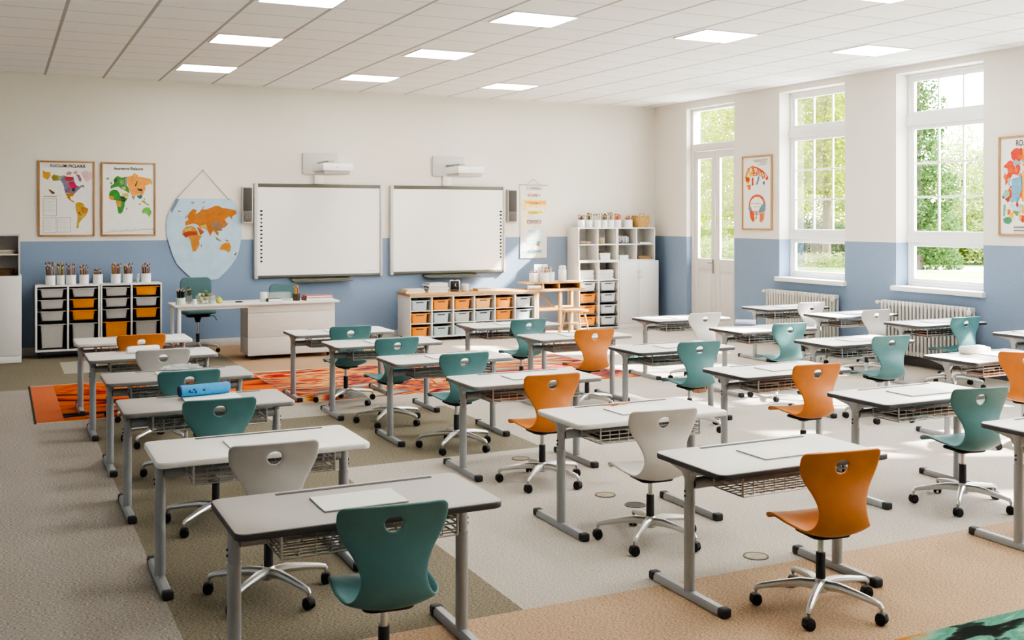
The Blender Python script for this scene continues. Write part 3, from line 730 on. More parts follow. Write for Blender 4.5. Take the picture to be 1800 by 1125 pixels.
# low tray cabinets under the framed maps
rowz = [(.862, .125), (.705, .125), (.535, .135), (.150, .335)]
colsL = [['g', 'g', 'g', 'g'], ['g', 'o', 'o', 'g'], ['g', 'g', 'g', 'o'], ['o', 'g', 'o', 'g']]
colname = ['leftmost column', 'second column', 'third column', 'rightmost column']
rown = ['top tray', 'second tray from the top', 'third tray from the top', 'deep bottom tray']
for u in range(2):
    x0 = .447+u*.856; x1 = x0+.848; yf, yb = 16.25, 16.665
    t = thing('tray_cabinet', ['low white tray cabinet nearer the left picture edge, below the first framed map', 'low white tray cabinet beside the teacher desk, below the second framed map'][u], 'cabinet', (x0, yf, 0), group='low tray cabinets')
    w = x1-x0; dp = yb-yf; b = MB()
    b.box(0, .025, 0, dp, .095, 1.035, .003); b.box(w-.025, w, 0, dp, .095, 1.035, .003); b.box(w/2-.014, w/2+.014, 0, dp, .095, 1.035, .003)
    b.box(0, w, 0, dp, 1.01, 1.035, .003); b.box(0, w, 0, dp, .095, .125, .003)
    b.done('carcass', M['white'], t)
    b = MB(); b.box(.025, w-.025, dp-.012, dp-.002, .125, 1.01)
    for a, c in ((.025, w/2-.014), (w/2+.014, w-.025)): b.box(a, a+.003, .006, dp-.01, .125, 1.01); b.box(c-.003, c, .006, dp-.01, .125, 1.01); b.box(a, c, .006, dp-.01, 1.004, 1.01)
    b.done('lining', M['black'], t)
    for q in range(2):
        a, c = ((.029, w/2-.018), (w/2+.018, w-.029))[q]
        for z, h in rowz: b = MB(); b.box(a, c, .02, dp-.03, z-.012, z-.001); b.done('runner', M['black'], t)
        ci = u*2+q
        for ri, (z, h) in enumerate(rowz):
            k = colsL[ci][ri]
            tray(x0+(a+c)/2, yf+.01+.185, z, c-a-.008, .37, h, 'tray_orange' if k == 'o' else 'tray_grey',
                 ('%s %s of the %s in the cabinets below the maps' % ('orange' if k == 'o' else 'grey', rown[ri], colname[ci])), 'trays in the low cabinets')
    casters(t, [(.06, .06), (w-.06, .06), (.06, dp-.06), (w-.06, dp-.06)], h=.096)
# tall cupboard at the left picture edge
t = thing('tall_cupboard', 'tall white cupboard with open upper shelf at the left picture edge', 'cupboard', (-.56, 16.0, 0))
b = MB(); b.box(0, .83, .02, .68, .06, 1.19, .003); b.box(0, .83, .04, .68, 0, .06); b.done('body', M['white'], t)
for q in range(2):
    b = MB(); b.box(.003+q*.4145, .4125+q*.4145+.003*q, 0, .019, .10, 1.187, .003); b.done('door', M['white'], t)
b = MB(); b.box(0, .83, .005, .03, 0, .092, .003); b.done('plinth', M['white'], t)
b = MB(); b.box(0, .022, .04, .44, 1.19, 1.765); b.box(.79, .812, .04, .44, 1.19, 1.765); b.box(0, .812, .04, .44, 1.743, 1.765); b.box(0, .812, .05, .44, 1.475, 1.495); b.box(0, .812, .43, .44, 1.19, 1.765)
b.done('open_shelf', M['white_in'], t)
for k in range(3):
    b = MB(); b.box(-.12, .12, -.15, .15, 0, .016, .002, 1); tag(b.done('booklet', ink(*[(214, 205, 190), (190, 170, 150), (225, 220, 210)][k]), loc=(.05+.01*k, 16.28, 1.4955+.0165*k), rz=.04*k), 'booklet in the small pile on the shelf at the left picture edge', 'book', 'booklets in the left cupboard')
t = thing('woven_basket', 'low brown woven basket on the lower shelf at the left picture edge', 'basket', (.03, 16.28, 1.191))
b = loft([(.13, .12, 0, .05), (.155, .14, .09, .06), (.15, .135, .09, .055), (.125, .115, .01, .045)]); b.done('weave', mat('dark_wicker', (.20, .12, .06), rough=.8, var=.5, scale=60, stretch=(1, 1, 3), bump=.8), t)
# ------------------------------------------------------------------ pots of brushes
def pot_mesh(r, h, m, name='pot'):
    b = MB(); b.lathe([(0, 0), (r-.003, 0), (r, .004), (r, h-.002), (r-.002, h), (r-.006, h), (r-.008, .008), (0, .008)], seg=26); return b.done(name, m)
pot0 = {}
def pot(x, y, z, r, h, label, m='ceramic', group='white pots of brushes and pencils', cat='pot'):
    k = (round(r, 3), round(h, 3), m)
    if k not in pot0: o = pot0[k] = pot_mesh(r, h, M[m], 'brush_pot'); o.location = (x, y, z); tag(o, label, cat, group)
    else: o = dup(pot0[k], (x, y, z), None, label, group)
    return o
def brush_mesh(L, wood_m, tip_m, r=.0062, kind=0):
    b = MB()
    if kind == 2: b.box(-.012, .012, -.001, .001, 0, L, 0); return b.done('paper_strip', [wood_m], smooth=False)
    b.m = 0; b.cyl((0, 0, 0), (0, 0, L-.05), r*.7, r, 7)
    b.m = 1; b.cyl((0, 0, L-.05), (0, 0, L-.03), r*1.1, seg=7)
    b.m = 2
    if kind == 0: b.tube([(0, 0, L-.03), (0, 0, L-.015), (0, 0, L)], [r*1.1, r*1.6, r*.3], 7)
    else: b.tube([(0, 0, L-.03), (0, 0, L)], [r, r*.15], 7)
    return b.done('paintbrush' if kind == 0 else 'colour_pencil', [wood_m, M['alu'] if kind == 0 else wood_m, tip_m])
BR = {}
def stick(kind, col):
    if (kind, col) not in BR:
        wm = ink(*col); tm = ink(118, 84, 58) if kind == 0 else ink(225, 190, 150)
        BR[kind, col] = [brush_mesh(.24, wm, tm, .0052, kind), False]
    return BR[kind, col]
def fill(x, y, z, r, n, H, where, pal, kinds=(0, 1), strips=0):
    """n separate sticks standing in one pot; H = height of the tallest tip above the pot foot"""
    for i in range(n):
        kd = 2 if i < strips else random.choice(kinds)
        col = random.choice(pal) if kd != 2 else random.choice([(235, 232, 222), (215, 212, 200), (120, 150, 90)])
        rec = stick(kd, col)
        n1 = max(1, n//3); inner = i % 3 == 1 and i//3 < n1
        cnt = n1 if inner else n-n1; idx = i//3 if inner else i-min(n1, (i+1)//3)
        a = 2*PI*(idx+(.5 if inner else 0))/cnt; q = r*(.20 if inner else .50)
        loc = (x+q*math.cos(a), y+q*math.sin(a), z+.0085)
        lab = ('long paper strip standing in ' if kd == 2 else 'paintbrush standing in ' if kd == 0 else 'pencil standing in ')+where
        grp = ('paper strips in ' if kd == 2 else 'brushes in ' if kd == 0 else 'pencils in ')+where
        if not rec[1]: o = rec[0]; rec[1] = True; o.location = loc
        else: o = dup(rec[0], loc)
        tag(o, lab, 'paper strip' if kd == 2 else 'paintbrush' if kd == 0 else 'pencil', grp)
        sc_ = H*random.uniform(.84, 1.0)/.24
        o.scale = (1, 1, sc_)
        rim = (r-.0185)*(.42 if inner else random.uniform(.86, 1.0)); t_ = math.atan2(max(0, rim-q), .13)
        o.rotation_euler = (Matrix.Rotation(t_, 3, Vector((-math.sin(a), math.cos(a), 0))) @ Matrix.Rotation(a+PI/2, 3, 'Z')).to_euler()
EARTH = [(168, 108, 66), (140, 84, 54), (190, 140, 92), (120, 80, 58), (90, 66, 54), (206, 162, 112)]
GREENS = [(120, 140, 80), (170, 180, 120), (215, 210, 190), (150, 95, 55)]
REDS = [(200, 80, 45), (215, 110, 60), (190, 60, 50), (225, 140, 80)]
PALES = [(225, 220, 195), (200, 205, 185), (215, 205, 170), (180, 190, 170)]
MIXD = [(170, 120, 70), (70, 60, 55), (190, 160, 90), (120, 90, 60), (150, 150, 140)]
PT = 1.0352
lp = [(.65, .068, 'the leftmost white pot on the low cabinets', EARTH+[(235, 232, 222)], .33, 3), (.785, .055, 'the narrow white pot of green strips on the low cabinets', GREENS, .32, 4), (.92, .068, 'the third white pot on the low cabinets', EARTH, .30, 0),
      (1.095, .066, 'the fourth white pot on the low cabinets', EARTH+[(160, 70, 50)], .28, 0), (1.28, .068, 'the white pot of short pencils on the low cabinets', EARTH[2:]+[(90, 100, 120)], .22, 0),
      (1.525, .07, 'the white pot of tan brushes on the low cabinets', [(190, 150, 90), (170, 120, 60), (150, 95, 55)], .31, 0), (1.69, .067, 'the second white pot from the right on the low cabinets', [(170, 130, 60), (150, 95, 55), (110, 90, 50)], .29, 0),
      (1.945, .07, 'the rightmost white pot on the low cabinets', EARTH, .29, 0)]
for x, r, lab, pal, H, st in lp:
    pot(x, 16.42, PT, r, .135, lab[4:] if lab.startswith('the ') else lab); fill(x, 16.42, PT, r, 16, H, lab, pal, strips=st)
t = thing('glass_jar', 'small clear jar beside the rightmost pot on the low cabinets', 'jar', (1.835, 16.43, PT))
b = MB(); b.lathe([(0, 0), (.024, 0), (.026, .01), (.026, .10), (.02, .11), (.017, .11), (.022, .098), (.022, .006), (0, .006)]); b.done('glass', M['clear'], t)
b = MB(); b.lathe([(0, .112), (.021, .112), (.021, .128), (0, .128)]); b.done('lid', M['edge_white'], t)
# ------------------------------------------------------------------ low shelving with a pine top
X0, XW6, yf, yb = 5.89, 2.24, 15.85, 16.45
t = thing('low_shelving', 'long low white shelving with pine top holding orange and blue trays', 'shelving', (X0, yf, 0))
dp = yb-yf; pit = XW6/6; b = MB()
for k in range(7): xx = k*pit; b.box(max(0, xx-.012), min(XW6, xx+.012), 0, dp, .06, .732, .002)
b.box(0, XW6, 0, dp, .06, .078, .002); b.box(0, XW6, 0, dp, .712, .732, .002); b.box(0, XW6, dp-.01, dp, .06, .732)
b.done('carcass', M['white'], t)
lz = [(.497, .165), (.294, .160), (.092, .155)]
b = MB()
for z, h in lz[:2]: b.box(.012, XW6-.012, .012, dp-.012, z-.014, z-.001)
b.done('inner_shelf', M['white_in'], t)
b = MB(); b.box(-.02, XW6+.02, -.03, dp, .732, .772, .006); b.done('pine_top', M['pine'], t)
casters(t, [(.05+k*(XW6-.1)/5, y) for k in range(6) for y in (.06, dp-.06)], r=.022, h=.06)
colsR = [['b', 'o', 'o'], ['o', 'b', 'b'], ['o', 'g', 'b'], ['p', 'b', 'b'], ['o', 'o', 'g'], ['l', 'b', 'g']]
mm = {'b': ('tray_blue', 'pale blue'), 'o': ('tray_orange', 'orange'), 'g': ('tray_grey', 'grey'), 'p': ('tray_peach', 'translucent peach'), 'l': ('tray_pale', 'pale grey')}
cn = ['first column from the left', 'second column from the left', 'third column from the left', 'fourth column from the left', 'fifth column from the left', 'last column at right']
for ci in range(6):
    for ri, (z, h) in enumerate(lz):
        zz = z if ri < 2 else .0785
        m, nm = mm[colsR[ci][ri]]
        tray(X0+pit*(ci+.5)-.012, yf+.02+.22, zz, pit-.052, .44, h, m, '%s %s tray in the %s of the low pine-topped shelving' % (nm, ['upper', 'middle', 'bottom'][ri], cn[ci]), 'trays in the low pine-topped shelving', True)
PZ = .7725
def slab(name, x, y, z, w, d, h, m, label, cat, group=None, rz=0, spine=None):
    t = thing(name, label, cat, (x, y, z), rz, group)
    b = MB(); b.box(-w/2+.003, w/2-.003, -d/2+.003, d/2-.003, .003, h-.003); b.done('pages', M['paper'], t, smooth=False)
    b = MB(); b.box(-w/2, w/2, -d/2, d/2, 0, .003, .001, 1); b.box(-w/2, w/2, -d/2, d/2, h-.003, h, .001, 1); b.box(-w/2, -w/2+.004, -d/2, d/2, 0, h, .001, 1); b.done('cover', m, t)
    return t
slab('book', 6.02, 16.1, PZ, .34, .26, .035, ink(190, 165, 125), 'tan book at the bottom of the pair on the left end of the pine top', 'book', 'books on the pine top', .05)
slab('book', 6.04, 16.11, PZ+.0355, .30, .24, .030, ink(214, 200, 170), 'cream book lying on the tan book on the pine top', 'book', 'books on the pine top', -.04)
for k in range(6):
    slab('magazine', 6.43+random.uniform(-.015, .015), 16.12, PZ+.0255*k, .36-random.uniform(0, .03), .26, .025, ink(*[(225, 225, 222), (120, 125, 130), (205, 205, 205), (90, 95, 100), (215, 215, 212), (160, 165, 165)][k]), 'grey or white magazine in the stack below the second whiteboard', 'magazine', 'magazines in the stack on the pine top', random.uniform(-.06, .06))
t = thing('desk_clock', 'square black-faced silver clock on the pine top', 'clock', (6.76, 16.1, PZ), -.3)
b = MB(); b.box(-.085, .085, -.03, .03, .012, .19, .02, 3); b.done('case', M['alu'], t)
b = MB(); b.box(-.07, .07, -.036, -.028, .03, .175, .006); b.done('dial', M['black'], t)
b = MB(); b.box(-.06, .06, -.035, .035, 0, .014, .004); b.done('stand', M['charcoal'], t)
b = MB(); b.lathe([(0, 0), (.035, 0), (.032, .01), (.02, .018), (0, .02)], (0, 0, .19)); b.done('button', M['charcoal'], t)
b = MB()
for a, L in ((.5, .045), (2.2, .03)): b.tube([(0, -.0375, .102), (L*math.sin(a), -.0375, .102+L*math.cos(a))], .003, 5)
b.done('hands', M['ceramic'], t)
t = thing('mug', 'white patterned mug on the pine top beside the clock', 'mug', (6.93, 16.06, PZ))
b = MB(); b.lathe([(0, 0), (.055, 0), (.062, .01), (.062, .12), (.058, .124), (.055, .12), (.055, .012), (0, .012)], seg=24); b.done('cup', mat('speckled_mug', (.70, .66, .60), rough=.5, var=.25, scale=25), t)
b = MB(); b.tube([(.06, 0, .095), (.09, 0, .095), (.10, 0, .065), (.09, 0, .035), (.06, 0, .03)], .007, 8); b.done('handle', M['ceramic'], t)
slab('book', 7.28, 16.05, PZ, .34, .22, .042, M['pine'], 'wood-coloured book lying flat right of the mug on the pine top', 'book', 'books on the pine top')
# pine bench, riser, stool
t = thing('pine_bench', 'open pine bench continuing the low shelving up to the tall shelves', 'bench', (8.16, 15.9, 0))
b = MB(); b.box(0, .97, 0, .46, .73, .772, .006); b.done('bench_top', M['pine'], t)
for x, y in ((.05, .05), (.05, .41), (.50, .05), (.92, .41)):
    b = MB(); b.box(x-.028, x+.028, y-.028, y+.028, 0, .73, .004); b.done('leg', M['pine_z'], t)
b = MB(); b.box(.02, .95, .03, .07, .40, .45, .004); b.box(.02, .95, .38, .42, .40, .45, .004); b.done('stretcher', M['pine'], t)
b = MB(); b.tube([(.47, .1, .40), (.22, .41, .72)], .014, 8); b.done('brace', M['pine'], t)
t = thing('pine_riser', 'small raised pine shelf carrying the three white pots', 'shelf', (8.03, 15.98, PZ))
b = MB(); b.box(0, 1.10, 0, .34, .085, .112, .004); b.done('riser_board', M['pine'], t)
b = MB(); b.box(.30, .34, .01, .33, 0, .085, .003); b.done('support', M['pine_z'], t)
b = MB(); b.box(.62, .65, .01, .33, 0, .085, .003); b.done('support', M['pine_z'], t)
b = MB(); b.box(1.04, 1.07, .01, .33, 0, .085, .003); b.done('support', M['pine_z'], t)
b = MB(); b.box(.34, 1.04, .30, .32, 0, .085); b.done('back_panel', wood('dark_pine', (.34, .21, .12)), t)
t = thing('pine_stool', 'pine stool with splayed legs half under the bench', 'stool', (8.76, 15.62, 0))
b = MB(); b.prism(rrect(-.20, .20, -.16, .16, .05), .40, .435, bev=.006); b.done('seat', M['pine'], t)
for sx in (-1, 1):
    for sy in (-1, 1):
        b = MB(); b.tube([(sx*.13, sy*.09, .41), (sx*.20, sy*.15, 0)], [.019, .014], 10); b.done('leg', M['pine_z'], t)
b = MB(); b.tube([(-.165, -.12, .2), (.165, -.12, .2)], .010, 8); b.tube([(-.165, .12, .2), (.165, .12, .2)], .010, 8); b.done('rung', M['pine'], t)
b = MB(); b.tube([(-.12, 0, 0), (.12, 0, 0)], .032, 16)
o = b.done('paper_roll', M['paper'], loc=(8.17, 15.97, PZ+.033)); tag(o, 'white paper roll lying on the bench in front of the riser', 'paper roll')
RZ = PZ+.1125
for x, y, r, h, lab, n, pal in ((8.235, 16.12, .075, .155, 'the left of three white pots on the pine riser', 9, [(70, 55, 45), (100, 80, 50)]), (8.415, 16.06, .08, .165, 'the middle of three white pots on the pine riser', 10, [(190, 140, 90), (150, 95, 55)]),
                            (8.57, 16.14, .072, .165, 'the right of three white pots on the pine riser', 10, [(215, 205, 185), (160, 110, 70)])):
    pot(x, y, RZ, r, h, lab[4:] if False else lab.replace('the ', '', 1)); fill(x, y, RZ, r, n, .22 if 'left' in lab else .27, lab, pal)
b = MB(); b.box(-.13, .13, -.003, .003, 0, .30); o = b.done('sketch_card', mat('mottled_card', (.72, .70, .66), rough=.8, var=.2, scale=18), loc=(8.46, 16.25, RZ)); o.rotation_euler = (-.12, 0, 0)
tag(o, 'pale mottled card standing behind the pots on the pine riser', 'card')
t = thing('paper_dispenser', 'white cylinder with a roll on top, right end of the pine riser', 'dispenser', (8.785, 16.1, RZ))
b = MB(); b.lathe([(0, 0), (.07, 0), (.072, .005), (.072, .20), (.065, .21), (0, .21)]); b.done('canister', M['ceramic'], t)
b = MB(); b.box(-.055, .055, -.04, .04, .21, .275, .012); b.done('dispenser_head', M['ceramic'], t)
b = MB(); b.lathe([(0, 0), (.014, 0), (.014, .003), (0, .003)], M=Matrix.Translation((-.012, -.0405, .245)) @ Matrix.Rotation(PI/2, 4, 'X')); b.done('nozzle_mark', M['ink_grey'], t)
# ------------------------------------------------------------------ tall shelving by the corner
TX, yf, yb = 9.20, 16.25, 16.68; dp = yb-yf
t = thing('shelf_unit', 'white unit with paper stacks above and a column pair of orange and pale trays below', 'shelving', (TX, yf, 0))
w = .83; b = MB()
for x in (0, w/2-.011, w-.022): b.box(x, x+.022, 0, dp, 0, 1.21, .002)
for z in (.015, .862, 1.188): b.box(0, w, 0, dp, z, z+.022, .002)
b.box(0, w, dp-.01, dp, 0, 1.2); b.done('carcass', M['white'], t)
tz = [(.693, .15), (.487, .15), (.281, .15), (.08, .15)]; b = MB()
for z, h in tz: b.box(.024, w/2-.013, .012, dp-.012, z-.012, z-.001); b.box(w/2+.013, w-.024, .012, dp-.012, z-.012, z-.001)
b.done('runner', M['skirt_dark'], t)
for ci in range(2):
    for ri, (z, h) in enumerate(tz):
        o_ = ci == 0 and ri > 0
        tray(TX+(w*.25 if ci == 0 else w*.75), yf+.012+.18, z, .36, .36, h, 'tray_orange' if o_ else 'tray_pale', '%s tray, %s in the %s column of the tall unit' % ('orange' if o_ else 'pale grey', ['top', 'second', 'third', 'lowest'][ri], word[ci]), 'trays in the tall unit', True)
for q in range(2):
    for k in range(8):
        hh = .0215; slab('paper_booklet', TX+.21+.41*q-.02+random.uniform(-.012, .012), yf+.19, .8845+hh*k, .315-random.uniform(0, .02), .26, hh-.0005, ink(*[(205, 203, 200), (168, 166, 162), (222, 220, 216)][k % 3]), 'white booklet in the %s stack above the trays of the tall unit' % word[q], 'booklet', 'booklets in the %s stack' % word[q], random.uniform(-.05, .05))
t = thing('double_cupboard', 'white two-door cupboard in the corner below the cubbies', 'cupboard', (TX+.835, yf, 0)); w = .845
b = MB(); b.box(0, w, .02, dp, .05, 1.21, .003); b.box(.005, w-.005, .03, dp, 0, .05); b.done('body', M['white'], t)
for q in range(2):
    b = MB(); b.box(q*w/2+.002, (q+1)*w/2-.002, 0, .019, .08, 1.208, .002); dr = b.done('door', M['white'], t)
    x = w/2+(-.03 if q == 0 else .03)
    b = MB(); b.tube([(x, -.002, .90), (x, -.025, .91), (x+(.01 if q else -.01), -.028, .97), (x, -.025, 1.03), (x, -.002, 1.04)], .007, 8); b.done('handle', M['alu'], dr)
b = MB(); b.box(0, w, .004, .025, 0, .075, .002); b.done('plinth', M['white'], t)
for u in range(2):
    x0 = TX+u*.81; w = .805
    t = thing('cubby_shelf', ['white four-cubby shelf on top of the tray unit', 'white four-cubby shelf on top of the corner cupboard'][u], 'shelf', (x0, yf+.02, 1.211), group='white cubby shelves'); dp2 = dp-.02; b = MB()
    for x in (0, w/2-.01, w-.02): b.box(x, x+.02, 0, dp2, 0, .60, .002)
    for z in (0, .287, .578): b.box(0, w, 0, dp2, z, z+.022, .002)
    b.done('carcass', M['white'], t)
    b = MB(); b.box(.01, w-.01, dp2-.012, dp2-.002, .01, .59); b.done('back_panel', M['white_in'], t)
CZ1, CZ2, CT = 1.2335, 1.5205, 1.8115
def cloth(x, y, z, a, c, h, m, label, seed):
    random.seed(seed); bm = bmesh.new(); bmesh.ops.create_icosphere(bm, subdivisions=3, radius=1)
    for v in bm.verts:
        n = v.co.normalized(); k = 1+.10*math.sin(8*n.x+seed)*math.cos(7*n.z+5*n.y)
        q = lambda s: math.copysign(abs(s)**.6, s)
        v.co = Vector((q(n.x)*a*k, q(n.y)*c*k, max(0, (q(n.z)+1)/2*h*k)))
    b = MB(); b._merge(bm); return tag(b.done('fabric_bundle', m, loc=(x, y, z), ang=60), label, 'cloth', 'bundles in the cubbies')
cm = lambda n, *cols, sc=22: rug_mat(n, [(i/(len(cols)-1)*.4+.3, c) for i, c in enumerate(cols)], sc, sc, .6)
y = 16.43
cloth(9.405, y, CZ2, .14, .09, .05, cm('cloth_a', (90, 95, 85), (225, 225, 215), (190, 120, 80), (225, 210, 190)), 'flat spread of craft scraps in the top left cubby', 1)
cloth(9.735, y, CZ2, .075, .08, .12, cm('cloth_b', (230, 230, 220), (200, 160, 110), (150, 160, 165), (220, 190, 90)), 'pointed bundle of craft scraps in the second top cubby', 2)
cloth(10.20, y, CZ2, .12, .10, .14, cm('cloth_c', (60, 70, 100), (235, 230, 220), (90, 100, 130), (225, 215, 190)), 'dark blue and white folded fabric bundle in the third top cubby', 3)
slab('booklet', 10.62, y-.03, CZ2, .24, .2, .02, ink(222, 214, 200), 'thin cream booklet lying in the top right cubby', 'booklet')
for k in range(5): slab('booklet', 9.78, y-.02, CZ1+.0245*k, .20+.004*k, .2, .024, ink(*[(225, 212, 196), (210, 196, 178)][k % 2]), 'cream booklet in the pile in the lower second cubby', 'booklet', 'booklets in the lower second cubby')
cloth(9.77, y-.02, CZ1+.1245, .07, .05, .03, M['bark'], 'dark brown scrap on top of the cream booklet pile', 4)
for k in range(4): slab('booklet', 10.18, y-.02, CZ1+.0195*k, .19, .18, .019, ink(232, 232, 226), 'white booklet in the pile in the lower third cubby', 'booklet', 'booklets in the lower third cubby')
t = thing('flat_basket', 'flat brown wicker tray in the lower right cubby', 'basket', (10.62, y-.02, CZ1)); b = loft([(.12, .11, 0, .04), (.15, .13, .06, .05), (.145, .125, .06, .045), (.115, .105, .008, .035)])
b.done('weave', mat('brown_wicker', (.36, .22, .11), rough=.8, var=.4, scale=60, bump=.6), t)
random.seed(21)
tp = [(9.35, .066, 'the first white pot from the left on the tall cubbies', [(150, 50, 50), (80, 50, 45), (190, 90, 100), (60, 60, 60)], .235), (9.505, .064, 'the second white pot on the tall cubbies', [(60, 80, 60), (190, 180, 80), (90, 90, 70)], .28), (9.67, .07, 'the third white pot on the tall cubbies, with pale sticks', PALES, .255),
      (9.825, .062, 'the fourth white pot on the tall cubbies', MIXD, .26), (9.96, .06, 'the fifth white pot on the tall cubbies', MIXD+PALES, .29), (10.105, .068, 'the white pot with orange pencils on the tall cubbies', REDS, .27), (10.335, .078, 'the wide white pot beside the basket on the tall cubbies', [(170, 110, 80), (140, 90, 70), (190, 120, 90)], .22)]
for x, r, lab, pal, H in tp:
    pot(x, 16.43, CT, r, .14, lab.replace('the ', '', 1)); fill(x, 16.43, CT, r, 12, H, lab, pal)
t = thing('wicker_basket', 'light straw basket on the right end of the tall cubbies', 'basket', (10.60, 16.43, CT)); b = loft([(.11, .10, 0, .04), (.14, .12, .10, .04), (.135, .115, .20, .04), (.145, .12, .215, .04), (.13, .11, .215, .035), (.12, .10, .02, .03)])
b.done('weave', mat('straw_weave', (.58, .36, .14), rough=.8, var=.4, scale=45, stretch=(1, 1, 2.5), bump=.8), t)
b = MB(); b.tube([(-.06, -.05, .21), (-.045, -.05, .245), (.045, -.05, .245), (.06, -.05, .21)], .008, 8); b.done('handle', M['pine'], t)
# ------------------------------------------------------------------ teacher desk and its things
t = thing('teacher_desk', 'long white teacher desk with a drawer block, below the first whiteboard', 'desk', (2.12, 14.8, 0))
b = MB(); b.prism(rrect(0, 2.30, 0, .66, .02), .77, .80, bev=.006); b.box(.05, 1.0, .03, .06, .735, .77); b.done('tabletop', M['white'], t)
for x, y in ((.07, .07), (.055, .59)): b = MB(); b.cyl((x, y, 0), (x, y, .77), .026, seg=18); b.done('leg', M['frame'], t)
dw = mat('whitewashed_panel', (.66, .62, .585), rough=.5, var=.05, scale=8, stretch=(1, 1, 14))
b = MB(); b.box(1.005, 2.235, .065, .57, .055, .768, .003); blk = b.done('drawer_block', dw, t)
for z0, z1 in ((.06, .312), (.316, .655), (.659, .768)):
    b = MB(); b.box(1.0, 2.24, .055, .066, z0, z1, .003); b.box(.995, 1.006, .055, .57, z0, z1, .003); b.done('panel', dw, blk)
casters(t, [(1.08, .13), (2.16, .13), (1.08, .5), (2.16, .5)], r=.022, h=.056)
DT = .8005
pot(2.225, 14.98, DT, .066, .095, 'pale mint pot with black pencils on the teacher desk', 'mint'); fill(2.225, 14.98, DT, .066, 12, .23, 'the pale mint pot on the teacher desk', [(25, 25, 28), (40, 38, 36)], kinds=(1,))
t = thing('glass_tumbler', 'clear tumbler holding brushes on the teacher desk', 'glass', (2.345, 15.02, DT)); b = MB(); b.lathe([(0, 0), (.036, 0), (.04, .12), (.036, .12), (.033, .008), (0, .008)]); b.done('glass', M['clear2'], t)
fill(2.345, 15.02, DT, .038, 5, .24, 'the clear tumbler on the teacher desk', [(120, 80, 45), (60, 45, 35)])
pot(2.40, 14.90, DT, .03, .075, 'tiny white cup beside the clear tumbler on the teacher desk', group='small cups on the teacher desk')
t = thing('glass_bowl', 'clear bowl full of coloured craft bits on the teacher desk', 'bowl', (2.56, 15.0, DT)); b = MB(); b.lathe([(0, 0), (.10, 0), (.135, .03), (.14, .11), (.135, .115), (.13, .11), (.125, .035), (.09, .006), (0, .006)], seg=28); b.done('glass', M['clear2'], t)
random.seed(4); blob0 = None
for k in range(24):
    a = k*2.4; q = .092*math.sqrt((k % 8+.5)/8); z = .034+.043*(k//8)
    if k == 23: q, z = .01, .165
    c = [(110, 140, 80), (200, 110, 60), (220, 215, 200), (90, 130, 120), (205, 180, 80)][k % 5]
    if blob0 is None:
        bm = bmesh.new(); bmesh.ops.create_icosphere(bm, subdivisions=2, radius=.026); b = MB(); b._merge(bm); blob0 = o = b.done('yarn_ball', ink(*c), loc=(2.56+q*math.cos(a), 15.0+q*math.sin(a), DT+z)); tag(o, 'small coloured ball in the clear bowl on the teacher desk', 'ball', 'coloured balls in the clear bowl')
    else: o = dup(blob0, (2.56+q*math.cos(a), 15.0+q*math.sin(a), DT+z))
    o.material_slots[0].link = 'OBJECT'; o.material_slots[0].material = ink(*c)
b = MB(); b.lathe([(0, 0), (.03, .004), (.044, .03), (.04, .06), (.02, .08), (.008, .092), (0, .093)], seg=18); tag(b.done('lemon', ink(196, 190, 80), loc=(2.745, 14.98, DT)), 'yellow-green lemon right of the bowl on the teacher desk', 'fruit')
t = thing('scissors', 'black-handled scissors lying on the teacher desk', 'scissors', (3.06, 15.05, DT), -.1); b = MB()
for s in (-1, 1): b.tube([(.02, s*.006, .006), (.16, s*-.008, .006)], [.006, .002], 6, sx=1)
b.done('blade', M['alu'], t); b = MB()
for s in (-1, 1): b.tube([(.02, s*.004, .008)]+[(-.035+.04*math.cos(a), s*.032+.024*math.sin(a), .008) for a in [2*PI*k/12 for k in range(13)]], .007, 6)
b.done('handle', M['black'], t)
t = thing('clear_organiser', 'clear desk organiser box in the middle of the teacher desk', 'box', (3.60, 15.14, DT)); b = MB(); w_, d_, h_ = .17, .09, .12
b.box(-w_, w_, -d_, -d_+.004, 0, h_); b.box(-w_, w_, d_-.004, d_, 0, h_); b.box(-w_, -w_+.004, -d_, d_, 0, h_); b.box(w_-.004, w_, -d_, d_, 0, h_); b.box(-.002, .002, -d_, d_, 0, h_*.9); b.box(-w_, w_, -d_, d_, 0, .004); b.done('shell', M['clear2'], t, smooth=False)
t = thing('tissue_roll', 'white paper roll standing by the clear organiser', 'paper roll', (3.385, 15.08, DT)); b = MB(); b.lathe([(.02, 0), (.05, 0), (.052, .004), (.052, .125), (.05, .13), (.02, .13), (.02, 0)], seg=24); b.done('roll', M['paper'], t)
slab('notebook', 3.51, 14.97, DT, .20, .13, .045, ink(70, 60, 62), 'thick dark notebook in front of the clear organiser', 'book')
pot(3.835, 15.0, DT, .05, .10, 'brown cup of colour pencils on the teacher desk', 'bark', 'small cups on the teacher desk'); fill(3.835, 15.0, DT, .05, 14, .22, 'the brown cup on the teacher desk', [(200, 150, 80), (150, 60, 50), (215, 180, 110), (120, 70, 45), (225, 190, 120)])
slab('book', 4.14, 15.0, DT, .40, .26, .040, ink(150, 85, 75), 'red-brown book at the bottom of the pair on the teacher desk', 'book', None, .03)
slab('book', 4.15, 15.01, DT+.0405, .38, .24, .030, ink(172, 110, 98), 'lighter red-brown book on top of the pair on the teacher desk', 'book', None, -.02)
